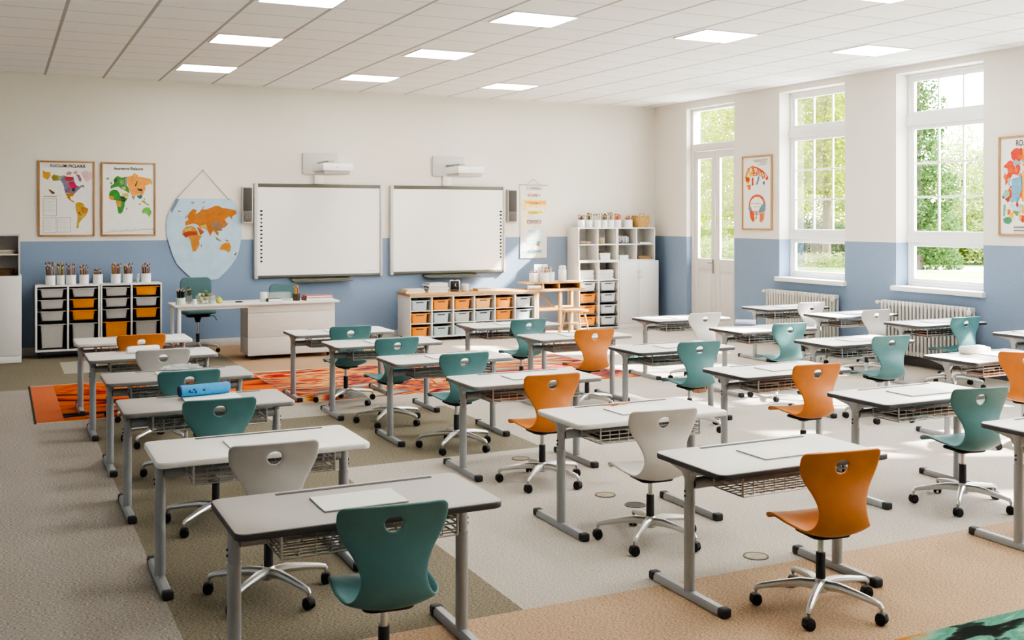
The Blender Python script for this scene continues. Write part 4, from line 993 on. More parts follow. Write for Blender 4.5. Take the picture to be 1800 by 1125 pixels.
def teacher_chair(x, y, rz, label, dz):
    t = thing('office_chair', label, 'chair', (x, y, 0), rz, 'teal upholstered office chairs')
    b = MB(); b.prism(rrect(-.24, .24, -.22, .24, .10), .58+dz, .645+dz, bev=.022, seg=3); b.done('seat', M['teal_fabric'], t)
    b = MB(); b.prism(rrect(-.17, .17, -.15, .17, .07), .535+dz, .58+dz, bev=.01); b.lathe([(0, .45+dz), (.03, .45+dz), (.06, .535+dz), (0, .535+dz)]); b.done('seat_plate', M['black'], t)
    bm = bmesh.new(); b = MB(); b.prism(rrect(-.23, .23, -.195, .195, .075), -.02, .02, bev=.014, seg=3)
    for v in b.bm.verts: px, py, pz = v.co; v.co = Vector((px*(1+.10*(-py)/.195*.3), -.21+pz+.35*px*px+.06*(py), .905+dz+py))
    bm.free(); b.done('backrest', M['teal_fabric'], t)
    b = MB(); b.tube([(0, -.10, .55+dz), (0, -.23, .56+dz), (0, -.255, .68+dz), (0, -.235, .85+dz)], .018, 8); b.done('back_bar', M['black'], t)
    b = MB(); b.cyl((0, 0, .27), (0, 0, .46+dz), .0155); b.done('gas_piston', M['alu'], t)
    b = MB(); b.cyl((0, 0, .12), (0, 0, .28), .026); b.done('column_sleeve', M['charcoal'], t)
    b = MB(); b.tube([(-.12, 0, .55+dz), (-.24, 0, .53+dz), (-.27, .02, .47+dz)], .006, 6); b.done('lever', M['black'], t)
    star(t, M['alu'], .29, rot=20)
teacher_chair(2.63, 16.05, PI, 'teal upholstered office chair behind the left end of the teacher desk', 0)
teacher_chair(3.93, 15.95, PI, 'teal office chair behind the drawer end of the teacher desk, only its back showing', -.12)
# ------------------------------------------------------------------ things on the walls
class Art:
    """flat printed shapes on a poster face: trace-box pixels -> metres on the sheet (x right, z up, facing -y)"""
    def __init__(s, box, w, h, y): s.x0, s.y0, s.x1, s.y1 = box; s.w, s.h, s.y = w, h, y; s.b = MB(); s.mats = []; s.n = 0; s.mirror = None
    def p(s, x, y): return ((x-s.x0)/(s.x1-s.x0)*s.w-s.w/2, (s.y1-y)/(s.y1-s.y0)*s.h-s.h/2)
    def poly(s, col, *pts):
        if getattr(s, 'mirror', None):
            k = s.mirror; s.mirror = None; s.poly(col, *[(2*k-x, y) for x, y in pts]); s.mirror = k
        m = col if not isinstance(col, tuple) else ink(*col)
        if m not in s.mats: s.mats.append(m)
        s.b.m = s.mats.index(m); s.n += 1; q = [s.p(*t) for t in pts]
        s.b.poly([(x, s.y-.00006*s.n-.0003, z) for x, z in q])
    def rect(s, col, x0, y0, x1, y1): s.poly(col, (x0, y0), (x1, y0), (x1, y1), (x0, y1))
    def line(s, col, x0, y0, x1, y1, w=2):
        dx, dy = x1-x0, y1-y0; l = math.hypot(dx, dy) or 1; nx, ny = -dy/l*w/2, dx/l*w/2
        s.poly(col, (x0+nx, y0+ny), (x1+nx, y1+ny), (x1-nx, y1-ny), (x0-nx, y0-ny))
    def outline(s, col, x0, y0, x1, y1, w=2):
        for a in ((x0, y0, x1, y0), (x1, y0, x1, y1), (x1, y1, x0, y1), (x0, y1, x0, y0)): s.line(col, *a, w)
    def blob(s, col, cx, cy, rx, ry, n=18, j=.12, sd=1):
        r = random.Random(sd); s.poly(col, *[(cx+rx*math.cos(2*PI*k/n)*(1+r.uniform(-j, j)), cy+ry*math.sin(2*PI*k/n)*(1+r.uniform(-j, j))) for k in range(n)])
    def done(s, name, parent): return s.b.done(name, s.mats, parent, smooth=False)
def text(body, size, x, z, y, m, parent, name='lettering', sx=1.0, align='CENTER', bold=.0, shear=0):
    cu = bpy.data.curves.new(name, 'FONT'); cu.body = body; cu.size = size; cu.align_x = align; cu.align_y = 'CENTER'; cu.offset = bold; cu.shear = shear
    o = bpy.data.objects.new(name, cu); C.objects.link(o); bpy.context.view_layer.update()
    me = bpy.data.meshes.new_from_object(o.evaluated_get(bpy.context.evaluated_depsgraph_get()))
    bpy.data.objects.remove(o); me.materials.clear(); me.materials.append(m)
    me.transform(Matrix.Translation((x, y, z)) @ Matrix.Rotation(PI/2, 4, 'X') @ Matrix.Diagonal((sx, 1, 1, 1)))
    o = bpy.data.objects.new(name, me); C.objects.link(o); o.parent = parent; return o
def framed(name, label, cat, loc, rz, w, h, bar=.025):
    t = thing(name, label, cat, loc, rz); b = MB()
    b.box(-w/2, -w/2+bar, -.03, 0, -h/2, h/2, .003); b.box(w/2-bar, w/2, -.03, 0, -h/2, h/2, .003); b.box(-w/2+bar, w/2-bar, -.029, 0, h/2-bar, h/2, .003); b.box(-w/2+bar, w/2-bar, -.029, 0, -h/2, -h/2+bar, .003)
    b.done('picture_frame', M['oak'], t)
    b = MB(); b.box(-w/2+.01, w/2-.01, -.012, -.004, -h/2+.01, h/2-.01); b.done('sheet', M['paper'], t, smooth=False); return t
WY = YB-.001
OC, OL, GR = (190, 130, 50), (150, 145, 70), (130, 128, 150)
# map of the Americas
t = framed('framed_map', 'oak-framed map of the Americas, left of the pair above the tray cabinets', 'map', (.878, WY, 2.269), 0, .765, 1.10)
a = Art((55, 60, 835, 1100), .765, 1.10, -.013)
r_ = random.Random(3)
for k in range(40): x = r_.uniform(130, 790); y = r_.uniform(380, 1060); a.line((200, 198, 195), x, y, x+r_.uniform(15, 55), y+r_.uniform(-14, 6), 2.5)
a.poly((214, 160, 70), (118, 195), (150, 215), (215, 215), (225, 270), (205, 290), (190, 325), (150, 305), (120, 290)); a.poly(OL, (235, 290), (260, 250), (320, 260), (345, 270), (350, 330), (290, 335), (255, 335), (250, 315))
a.poly((150, 155, 140), (320, 265), (370, 268), (415, 255), (420, 290), (370, 330), (340, 330)); a.poly(GR, (380, 295), (415, 265), (480, 285), (540, 275), (545, 320), (555, 340), (570, 385), (590, 400), (620, 410), (650, 390), (680, 385), (690, 435), (665, 410), (640, 420), (610, 455), (590, 470), (570, 490), (560, 505), (500, 515), (470, 500), (430, 500), (415, 470), (410, 420), (390, 370), (360, 330))
a.poly((190, 70, 80), (410, 290), (450, 275), (530, 280), (540, 320), (480, 335), (430, 330)); a.poly((205, 60, 100), (480, 350), (540, 340), (565, 380), (590, 420), (560, 450), (535, 440), (500, 430), (470, 380)); a.poly((200, 80, 110), (455, 420), (490, 415), (500, 470), (470, 470))
a.poly((60, 65, 90), (510, 440), (550, 430), (560, 475), (520, 478)); a.poly((110, 115, 160), (415, 450), (450, 445), (470, 500), (425, 495)); a.poly((150, 115, 140), (570, 240), (620, 250), (650, 310), (640, 345), (615, 330), (600, 290)); a.poly((230, 232, 235), (545, 320), (580, 300), (600, 380), (580, 395), (550, 345))
a.poly((222, 190, 190), (640, 210), (700, 190), (780, 205), (795, 290), (760, 320), (715, 350), (690, 300), (650, 240)); a.poly((190, 150, 150), (430, 235), (470, 200), (520, 215), (500, 250), (450, 255)); a.poly((190, 150, 160), (530, 225), (560, 195), (610, 210), (560, 240))
a.poly(OC, (425, 510), (510, 505), (550, 510), (530, 545), (490, 550), (500, 590), (540, 615), (560, 635), (530, 625), (480, 590), (455, 570), (450, 540)); a.poly((196, 160, 70), (570, 640), (610, 625), (650, 635), (680, 650), (690, 690), (745, 720), (730, 770), (705, 820), (670, 845), (640, 880), (615, 920), (605, 985), (580, 990), (590, 920), (598, 840), (595, 790), (575, 740), (565, 700))
a.poly((176, 130, 60), (640, 700), (690, 695), (740, 718), (722, 775), (680, 790), (650, 760)); a.poly((190, 70, 50), (600, 770), (630, 760), (635, 790), (612, 795)); a.poly((140, 140, 80), (610, 800), (655, 790), (660, 815), (620, 815)); a.poly((120, 70, 40), (195, 455), (215, 455), (285, 500), (270, 518), (240, 512))
LG = (120, 118, 116)
for x0, y0, x1, y1 in ((125, 585, 305, 818), (125, 842, 300, 1050), (315, 842, 500, 1040)): a.outline(LG, x0, y0, x1, y1, 4)
a.line((70, 70, 72), 125, 550, 310, 550, 7)
for x0, x1, ys in ((140, 290, (620, 650, 680, 705, 730, 750)), (140, 285, (870, 895, 925, 950, 975, 1005)), (330, 480, (875, 910, 945, 975, 1000))):
    for y in ys: a.line((170, 165, 160), x0, y, x1-(y*37 % 60), y, 3)
a.done('map_print', t)
text('RUCLUM: PICLAIKR', .060, .015, .475, -.0225, M['ink'], t, bold=.0009, sx=.92)
# map of Europe, Africa and Asia
t = framed('framed_map', 'oak-framed green and orange map of Europe, Africa and Asia, right of the pair', 'map', (1.732, WY, 2.269), 0, .77, 1.095)
a = Art((915, 80, 1660, 1090), .77, 1.095, -.013)
a.poly((235, 165, 85), (1265, 275), (1330, 265), (1350, 235), (1370, 225), (1410, 250), (1420, 275), (1460, 275), (1520, 290), (1590, 300), (1610, 355), (1560, 380), (1515, 400), (1520, 440), (1480, 530), (1420, 520), (1340, 545), (1310, 500), (1290, 440), (1265, 350))
a.poly((85, 145, 75), (1080, 320), (1110, 285), (1135, 268), (1190, 290), (1260, 275), (1265, 400), (1290, 440), (1300, 505), (1240, 470), (1180, 440), (1150, 415), (1110, 420), (1080, 430), (1045, 447), (1040, 410), (1090, 370)); a.poly((120, 165, 105), (1160, 330), (1220, 320), (1225, 380), (1180, 390)); a.poly((190, 190, 120), (1190, 420), (1240, 410), (1250, 450), (1210, 455)); a.poly((140, 150, 150), (1235, 300), (1262, 290), (1266, 410), (1240, 400)); a.poly((50, 95, 55), (1090, 330), (1120, 300), (1125, 345), (1095, 350))
a.poly((70, 150, 70), (1022, 510), (1035, 480), (1080, 455), (1130, 462), (1160, 500), (1180, 560), (1250, 570), (1280, 560), (1235, 630), (1230, 690), (1200, 770), (1165, 792), (1145, 775), (1130, 690), (1110, 600), (1060, 598), (1020, 570)); a.poly((225, 150, 70), (1018, 545), (1060, 540), (1085, 560), (1080, 595), (1050, 600), (1020, 578)); a.poly((200, 190, 95), (1200, 510), (1270, 500), (1292, 540), (1240, 560), (1200, 542)); a.poly((60, 60, 60), (1175, 540), (1240, 560), (1235, 585), (1180, 580)); a.poly((220, 150, 80), (1115, 603), (1190, 615), (1180, 690), (1140, 690)); a.poly((45, 85, 60), (1180, 590), (1260, 585), (1235, 625), (1185, 612))
a.poly((110, 180, 85), (1470, 750), (1490, 715), (1530, 695), (1560, 705), (1568, 690), (1580, 722), (1602, 755), (1595, 790), (1570, 835), (1550, 800), (1510, 778), (1475, 780)); a.poly((140, 140, 145), (1325, 545), (1378, 540), (1352, 598)); a.poly((75, 125, 120), (1395, 535), (1470, 525), (1475, 560), (1440, 585), (1410, 560)); a.poly((150, 170, 90), (1455, 610), (1500, 600), (1530, 640), (1580, 660), (1560, 675), (1500, 640)); a.poly((140, 110, 110), (1250, 712), (1268, 700), (1262, 742)); a.poly((190, 175, 90), (1560, 300), (1610, 330), (1612, 400), (1590, 360)); a.poly((120, 165, 100), (980, 297), (1020, 290), (1022, 315), (990, 322)); a.poly((150, 145, 90), (1035, 360), (1060, 350), (1058, 390), (1040, 385)); a.poly((70, 75, 80), (1400, 435), (1470, 445), (1480, 475), (1420, 465)); a.poly((90, 80, 50), (1370, 400), (1402, 330), (1410, 335), (1385, 412))
a.poly((160, 160, 150), (1420, 655), (1450, 635), (1458, 650), (1430, 668)); a.poly((150, 165, 120), (1490, 570), (1515, 575), (1510, 600), (1494, 595))
r_ = random.Random(5); xs_ = [945+i*23 for i in range(31)]
for q in range(30): a.line((160, 150, 125), xs_[q], 1035-q*1.2+r_.uniform(-15, 12), xs_[q]+30, 1035-q*1.2+r_.uniform(-15, 12), 5)
for k in range(46): x = r_.uniform(950, 1600); y = r_.uniform(720, 1060); a.line((195, 200, 200), x, y, x+r_.uniform(10, 45), y+r_.uniform(-6, 8), 3)
a.done('map_print', t)
text('Inurierre Relaure', .058, .0, .455, -.0225, ink(90, 90, 92), t, bold=.001)
# hanging world map shield
t = thing('hanging_world_map', 'pale blue shield-shaped world map hanging from a string', 'map', (2.83, WY, 1.72))
ox, oz = 2.83, 1.72
def sh(u, v): return ((u-357)/(421-293)*1.107+.0, (412-v)/(489-348)*1.243-.0)
out = [(309, 348), (404, 348), (410, 353), (415.5, 362), (420, 375), (422.5, 390), (422.5, 412), (421, 425), (418, 440), (413, 453), (404, 466), (393, 478), (381, 489), (372, 490), (350, 488), (335, 486), (322, 474), (310, 462), (304, 448), (299, 434), (294, 416), (292, 400), (292.5, 386), (295, 376), (299, 367)]
b = MB(); b.prism([sh(u, v) for u, v in out], .004, .016, M=Matrix.Rotation(PI/2, 4, 'X'), bev=.001, seg=1)
b.done('map_board', mat('map_sea_blue', lin((178, 204, 222)), rough=.6, var=.07, scale=6), t, smooth=False)
class Sh(Art):
    def __init__(s): s.b = MB(); s.mats = []; s.n = 0; s.y = -.0165
    def p(s, x, y): return sh(x/4, 200+y/4)
a = Sh(); BR1 = (186, 118, 50)
r_ = random.Random(9)
for k in range(40): x = r_.uniform(1230, 1600); y = r_.uniform(650, 960); a.line((196, 214, 226), x, y, x+r_.uniform(15, 50), y, 2)
a.poly(BR1, (1295, 757), (1320, 738), (1310, 715), (1325, 690), (1352, 663), (1376, 672), (1368, 700), (1395, 685), (1410, 665), (1440, 668), (1475, 655), (1500, 643), (1525, 640), (1550, 655), (1600, 662), (1650, 673), (1657, 695), (1625, 715), (1620, 738), (1603, 715), (1570, 738), (1585, 760), (1575, 790), (1550, 800), (1555, 815), (1520, 820), (1520, 845), (1500, 825), (1490, 815), (1470, 852), (1450, 810), (1430, 800), (1400, 800), (1385, 775), (1352, 765), (1300, 780))
a.poly((170, 110, 55), (1400, 770), (1470, 745), (1480, 800), (1430, 800)); a.poly((140, 115, 95), (1480, 758), (1530, 748), (1552, 780), (1542, 815), (1490, 803)); a.poly((190, 165, 80), (1395, 785), (1440, 770), (1450, 800), (1410, 800))
a.poly((196, 135, 60), (1276, 840), (1282, 810), (1302, 788), (1340, 782), (1362, 792), (1378, 815), (1390, 848), (1412, 852), (1392, 885), (1396, 910), (1372, 955), (1350, 962), (1340, 920), (1334, 885), (1322, 858), (1300, 862)); a.poly((165, 70, 50), (1280, 840), (1300, 820), (1375, 820), (1380, 845), (1320, 850), (1300, 862)); a.poly((180, 120, 60), (1345, 880), (1380, 870), (1385, 905), (1355, 925)); a.poly((190, 175, 90), (1290, 805), (1340, 790), (1340, 815), (1295, 825))
a.poly((176, 90, 55), (1378, 788), (1400, 800), (1428, 825), (1402, 848), (1388, 815)); a.poly((185, 105, 55), (1448, 808), (1490, 812), (1470, 853)); a.poly((150, 115, 70), (1500, 822), (1530, 828), (1524, 852), (1512, 840)); a.poly((160, 130, 70), (1505, 858), (1545, 885), (1538, 892), (1512, 878)); a.poly((170, 120, 60), (1575, 877), (1608, 892), (1580, 890)); a.poly((200, 132, 50), (1533, 948), (1545, 918), (1575, 900), (1590, 905), (1602, 898), (1616, 930), (1610, 958), (1598, 970), (1575, 952), (1550, 950))
a.poly((120, 85, 50), (1638, 988), (1655, 966), (1654, 980), (1645, 992)); a.poly((150, 110, 70), (1404, 915), (1413, 910), (1408, 938)); a.poly((150, 160, 140), (1296, 715), (1306, 705), (1306, 728), (1296, 732)); a.poly((120, 140, 165), (1234, 596), (1256, 597), (1235, 640), (1204, 695), (1198, 668)); a.poly((150, 140, 120), (1330, 620), (1360, 612), (1355, 630)); a.poly((150, 140, 110), (1405, 618), (1435, 612), (1425, 622)); a.poly((160, 140, 110), (1410, 660), (1430, 640), (1422, 665)); a.poly((150, 120, 80), (1244, 680), (1266, 676), (1262, 686)); a.poly((150, 110, 70), (1570, 780), (1600, 755), (1590, 775), (1560, 800))
a.done('map_print', t)
b = MB(); p0, p1, p2 = sh(309, 349), sh(355, 298), sh(400, 349)
b.tube([(p0[0], -.012, p0[1]), (p1[0], -.012, p1[1]), (p2[0], -.012, p2[1])], .0045, 6); b.lathe([(0, -.008), (.012, 0), (0, .008)], (p1[0], -.012, p1[1])); b.done('string', M['string'], t)
b = MB()
for q in (p0, p2): b.lathe([(0, -.008), (.012, 0), (0, .008)], (q[0], -.014, q[1]))
b.done('eyelet', M['string'], t)
# whiteboards, speakers, projectors
def board(x0, x1, z0, z1, label, side, tx0, tx1, dark_left):
    t = thing('whiteboard', label, 'whiteboard', ((x0+x1)/2, WY, (z0+z1)/2), group='interactive whiteboards'); w, h = (x1-x0)/2, (z1-z0)/2; b = MB()
    b.box(-w+.04, w-.03, -.045, 0, -h+.03, h-.03); b.done('panel', M['board'], t, smooth=False)
    b = MB(); b.box(-w+.03, w-.03, -.055, 0, h-.055, h, .006); b.done('frame_rail', M['board_frame'], t)
    b = MB(); b.box(-w+.03, w-.03, -.055, 0, -h, -h+.045, .006); b.done('frame_rail', M['board_frame'], t)
    for s, ww in ((-1, .062), (1, .045)):
        b = MB(); b.box(*sorted((s*w, s*(w-ww))), -.065, 0, -h-.012, h+.004, .016, 3); b.done('side_rail', M['board_side'], t)
    b = MB(); cx = (x0+x1)/2
    b.prism([(-.20, 0), (-.03, 0), (0, .075), (-.012, .08), (-.05, .02), (-.20, .02)], tx0-cx, tx1-cx, M=Matrix.Translation((0, 0, -h-.065)) @ Matrix(((0, 0, 1, 0), (1, 0, 0, 0), (0, 1, 0, 0), (0, 0, 0, 1)))); b.done('pen_tray', M['board_frame'], t)
    b = MB(); r_ = random.Random(2)
    for k in range(14):
        z = h*.42-k*.061; ww = .016+r_.uniform(-.003, .006); x = side*(w-(.115 if side < 0 else .085)); b.prism(rrect(-ww, ww, -.013, .013, .008, 3), .0455, .0475, M=Matrix.Translation((x, 0, z)) @ Matrix.Rotation(PI/2, 4, 'X'))
    b.done('icon_strip', M['ink'], t)
    b = MB()
    for k in range(6): b.box(w-.27+k*.03, w-.25+k*.03, -.0465, -.045, -h+.085, -h+.09)
    b.done('small_print', M['ink_grey'], t)
    return t
board(3.584, 5.695, 1.035, 2.53, 'large whiteboard above the teacher desk, button strip on its left side', -1, 4.18, 5.14, 1)
board(5.83, 7.948, 1.045, 2.527, 'large whiteboard above the pine-topped shelving, button strip on its right side', 1, 6.44, 7.40, 1)
def speaker(x0, x1, z0, z1, label):
    t = thing('wall_speaker', label, 'loudspeaker', ((x0+x1)/2, WY, (z0+z1)/2), group='wall speakers beside the whiteboards'); w, h = (x1-x0)/2, (z1-z0)/2
    b = MB(); b.box(-w, w, -.09, 0, -h, h, .015, 3); b.done('cabinet', M['board_side'], t)
    b = MB(); b.box(-w+.014, w-.014, -.096, -.08, -h+.19, h-.02, .004); b.done('grille', M['spk'], t)
    b = MB(); b.box(-w+.014, w-.014, -.095, -.08, -h+.02, -h+.187, .004); b.lathe([(0, 0), (.045, 0), (.04, .006), (0, .003)], M=Matrix.Translation((0, -.095, -h+.10)) @ Matrix.Rotation(PI/2, 4, 'X')); b.done('tweeter', mat('speaker_lower', (.15, .14, .13), rough=.5, var=.1), t)
speaker(3.395, 3.56, 1.905, 2.478, 'slim wall speaker between the hanging world map and the left whiteboard')
speaker(7.985, 8.165, 1.905, 2.485, 'slim wall speaker between the right whiteboard and the paper banner')
def projector(x, z, label):
    t = thing('mounted_projector', label, 'projector', (x, WY, z), group='short-throw projectors above the whiteboards')
    b = MB(); b.prism(rrect(-.29, .29, -.17, .17, .02), 0, .035, M=Matrix.Rotation(PI/2, 4, 'X'), bev=.004); b.done('mount_plate', M['board_side'], t)
    b = MB(); b.box(-.10, .055, -.03, 0, -.332, -.16, .004); b.done('cable_duct', M['frame'], t)
    b = MB(); b.box(-.05, .05, -.62, -.03, -.015, .02, .004); b.box(-.085, .085, -.80, -.58, -.03, -.012, .004); b.done('arm', mat('arm_steel', (.34, .34, .32), rough=.4, metal=.5, var=.05), t)
    b = MB(); b.prism([(-.225, -.30), (.225, -.30), (.25, -.26), (.25, .26), (.20, .30), (-.20, .30), (-.25, .26), (-.25, -.26)], -.155, -.045, M=Matrix.Translation((0, -.70, 0)), bev=.012); b.done('projector_body', M['ceramic'], t)
    b = MB(); b.prism([(-.20, -.26), (.20, -.26), (.22, -.22), (.22, .22), (-.22, .22), (-.22, -.22)], -.205, -.150, M=Matrix.Translation((0, -.70, 0)), bev=.012); b.done('underside', M['board_side'], t)
    b = MB(); b.box(-.19, .19, -.90, -.50, -.045, -.033, .004); b.box(-.16, .12, -.86, -.62, -.033, -.022, .003); b.done('top_grille', M['board_side'], t)
    b = MB(); b.box(-.02, -.01, -1.003, -.998, -.11, -.095); b.box(.0, .03, -1.002, -.998, -.10, -.096); b.done('badge', M['ink_grey'], t)
projector(4.655, 2.865, 'white projector on a wall arm above the left whiteboard')
projector(6.885, 2.865, 'white projector on a wall arm above the right whiteboard')
# paper banner
t = thing('hanging_paper_banner', 'narrow paper banner with yellow and blue bands, beside the right wall speaker', 'banner', (8.525, WY-.004, 1.922))
w, h = .53, 1.296; b = MB(); b.box(-w/2, w/2, -.008, -.004, -h/2, h/2); b.done('sheet', mat('banner_paper', (.76, .74, .69), rough=.8, var=.06, scale=5), t, smooth=False)
b = MB(); b.cyl((-w/2-.01, -.01, h/2), (w/2+.01, -.01, h/2), .009); b.done('rod', M['string'], t)
b = MB(); b.tube([(-.16, -.01, h/2), (0, -.01, h/2+.10), (.15, -.01, h/2)], .004, 6); b.lathe([(0, -.01), (.014, 0), (0, .01)], (0, -.01, h/2+.10)); b.done('string', M['string'], t)
a = Art((100, 165, 415, 1020), w, h, -.009)
a.rect((240, 214, 160), 115, 340, 410, 465); a.poly((238, 180, 90), (150, 345), (270, 355), (400, 345), (400, 390), (300, 395), (200, 390), (160, 380)); a.rect((236, 226, 212), 185, 430, 375, 462); a.poly((226, 210, 90), (185, 470), (365, 465), (370, 495), (230, 512), (190, 505)); a.rect((240, 228, 200), 110, 470, 180, 660)
a.outline((140, 90, 80), 180, 578, 342, 612, 7); a.rect((205, 180, 170), 186, 584, 336, 606); a.line((210, 190, 160), 180, 632, 330, 630, 5); a.poly((190, 214, 228), (190, 690), (370, 685), (365, 725), (260, 735), (195, 720)); a.poly((176, 208, 224), (140, 805), (250, 795), (360, 800), (350, 850), (200, 860), (150, 830)); a.poly((170, 200, 222), (190, 925), (365, 920), (365, 965), (190, 965)); a.poly((176, 214, 220), (125, 940), (185, 930), (180, 1000), (130, 1005)); a.blob((226, 206, 110), 262, 875, 22, 40); a.rect((228, 205, 90), 260, 900, 278, 935); a.blob((110, 135, 120), 310, 850, 26, 30, 12, .5, 4); a.blob((130, 110, 80), 320, 870, 12, 12, 9, .4, 3); a.poly((240, 236, 226), (240, 870), (300, 880), (300, 920), (235, 915))
for y in (545, 655, 765, 980): a.line((214, 208, 196), 150, y, 370, y, 4)
a.done('banner_print', t)
zz = lambda y: (1020-y)/855*h-h/2
text('TI LEIWALL', .072, 0, zz(205), -.0225, ink(60, 60, 62), t, sx=.86); text('SCARB 9', .072, .0, zz(288), -.0225, ink(176, 92, 66), t, bold=.0008, sx=.95); text('ertumes', .055, 0, zz(375), -.0225, ink(150, 96, 40), t); text('eluraste', .045, 0, zz(488), -.0225, ink(120, 110, 40), t); text('Uruerreca', .036, 0, zz(595), -.0225, ink(80, 50, 60), t, bold=.001); text('BETOURRIENAL', .04, .01, zz(942), -.0225, ink(60, 75, 95), t, sx=.9, bold=.001)
# framed posters on the window wall (facing the room)
t = framed('framed_poster', 'narrow oak-framed anatomy poster between the door and the first window', 'poster', (XW-.001, 13.685, 2.395), -PI/2, .755, 1.21)
a = Art((105, 125, 472, 1035), .755, 1.21, -.013); RD, RO = (205, 92, 60), (222, 140, 60)
a.poly(RO, (140, 380), (160, 310), (200, 260), (235, 245), (260, 250), (250, 300), (200, 290), (170, 340), (165, 400), (195, 390), (200, 430), (180, 470), (150, 440)); a.poly((225, 200, 90), (170, 350), (205, 295), (245, 300), (240, 370), (200, 385)); a.poly(RD, (232, 250), (300, 270), (360, 310), (410, 370), (428, 405), (410, 435), (370, 400), (320, 372), (262, 370), (240, 380)); a.poly((230, 190, 170), (255, 270), (290, 285), (280, 330), (258, 330)); a.poly((195, 70, 45), (225, 390), (245, 395), (245, 490), (225, 490)); a.poly((90, 140, 165), (305, 380), (322, 385), (300, 470), (280, 488), (278, 465)); a.poly((70, 120, 130), (362, 445), (380, 440), (380, 480), (365, 485)); a.poly(RO, (160, 480), (215, 475), (210, 540), (185, 545)); a.blob((200, 90, 30), 172, 408, 26, 30, 14, .15, 2)
r_ = random.Random(8)
for k in range(46):
    f = r_.random(); cx, cy = 170+f*230+r_.uniform(-14, 14), 300+f*f*80+r_.uniform(-30, 70)*(1-f*.5)
    a.blob([(205, 92, 60), (222, 140, 60), (230, 205, 110), (245, 238, 228), (190, 70, 45), (225, 180, 160)][k % 6], cx, cy, r_.uniform(5, 12), r_.uniform(6, 16), 9, .3, k)
for k in range(7): a.line((245, 235, 225), 285+k*18, 285+k*14, 275+k*19, 365+k*9, 5)
a.blob((206, 100, 70), 290, 745, 104, 145, 30, .03); a.blob((238, 234, 226), 287, 725, 80, 95, 30, .03, 3); a.poly((226, 160, 130), (195, 800), (385, 800), (375, 900), (345, 945), (320, 925), (260, 925), (238, 940), (205, 890)); a.poly((240, 238, 232), (258, 850), (325, 850), (318, 945), (262, 945))
for k in range(5): a.line((196, 80, 55), 215+k*9, 820, 225+k*8, 915, 4); a.line((196, 80, 55), 335+k*8, 835, 330+k*5, 915, 4)
a.poly((206, 90, 60), (205, 800), (240, 800), (260, 880), (258, 925), (235, 930), (210, 880)); a.poly((214, 120, 80), (330, 840), (372, 830), (365, 900), (345, 940), (322, 925)); a.poly((100, 150, 170), (312, 800), (345, 730), (385, 705), (388, 770), (365, 815), (325, 825)); a.blob((110, 160, 175), 205, 772, 22, 26, 14, .1, 5); a.line((60, 60, 60), 220, 712, 345, 712, 4); a.line((90, 90, 90), 245, 755, 320, 750, 4); a.blob((90, 150, 70), 280, 888, 10, 12, 10); a.line((120, 160, 190), 285, 800, 285, 880, 14)
for y, x0, x1 in ((182, 240, 420), (200, 258, 410), (222, 330, 410), (242, 300, 400)): a.line((120, 118, 116), x0, y, x1, y, 6)
a.done('poster_print', t)
t = framed('framed_poster', 'oak-framed poster of red, yellow and blue organs cut by the right picture edge', 'poster', (XW-.001, 8.58, 2.38), -PI/2, .985, 1.215)
a = Art((80, 110, 625, 995), .985, 1.215, -.013); a.mirror = 352.5
a.blob((214, 74, 58), 222, 280, 48, 62, 16, .12); a.blob((222, 86, 60), 170, 380, 46, 50, 16, .15, 2); a.poly((205, 84, 62), (135, 470), (170, 400), (205, 420), (165, 500), (130, 550)); a.poly((236, 180, 60), (262, 230), (300, 205), (350, 215), (370, 280), (350, 330), (265, 310)); a.blob((240, 150, 40), 275, 330, 16, 18, 12); a.blob((240, 150, 40), 278, 370, 14, 16, 12, .1, 3); a.poly((236, 176, 50), (262, 420), (310, 380), (370, 420), (375, 690), (262, 690)); a.poly((120, 170, 205), (185, 490), (265, 470), (272, 600), (230, 700), (175, 700)); a.poly((200, 215, 225), (205, 415), (300, 400), (290, 465), (205, 470)); a.poly((214, 96, 60), (130, 640), (160, 580), (185, 600), (180, 670), (150, 705)); a.blob((90, 90, 130), 118, 650, 10, 16, 12); a.poly((190, 205, 225), (165, 710), (250, 720), (260, 790), (200, 800)); a.poly((120, 170, 140), (118, 720), (136, 715), (130, 825), (114, 820)); a.blob((80, 150, 110), 150, 860, 36, 32, 14, .15, 4); a.poly((236, 176, 50), (262, 730), (360, 730), (350, 800), (262, 795)); a.blob((205, 70, 55), 270, 845, 26, 32, 12, .15, 7); a.poly((214, 110, 60), (150, 760), (172, 750), (170, 805), (148, 810)); a.poly((120, 160, 90), (195, 770), (240, 780), (230, 820), (192, 815)); r_ = random.Random(12)
for k in range(60):
    cx, cy = r_.uniform(130, 375), r_.uniform(240, 860); c = [(214, 74, 58), (222, 110, 60), (236, 180, 60), (130, 175, 205), (225, 225, 222), (190, 60, 55), (150, 190, 170)][k % 7]
    if (cx-250)**2/130**2+(cy-540)**2/330**2 < 1: a.blob(c, cx, cy, r_.uniform(8, 26), r_.uniform(10, 34), 11, .3, k)
a.poly((120, 170, 205), (188, 500), (258, 480), (262, 590), (228, 690), (182, 690)); a.poly((236, 176, 50), (268, 430), (310, 390), (365, 430), (368, 680), (268, 680))
a.poly((200, 60, 50), (320, 250), (372, 300), (390, 500), (376, 520), (360, 340), (318, 300))
for y in (918, 948): a.line((110, 108, 106), 200, y, 350, y, 9)
a.done('poster_print', t)
text('RO.DX AIRES', .10, -.245, .512, -.0225, ink(60, 60, 62), t, sx=.72, align='LEFT', bold=.0012)
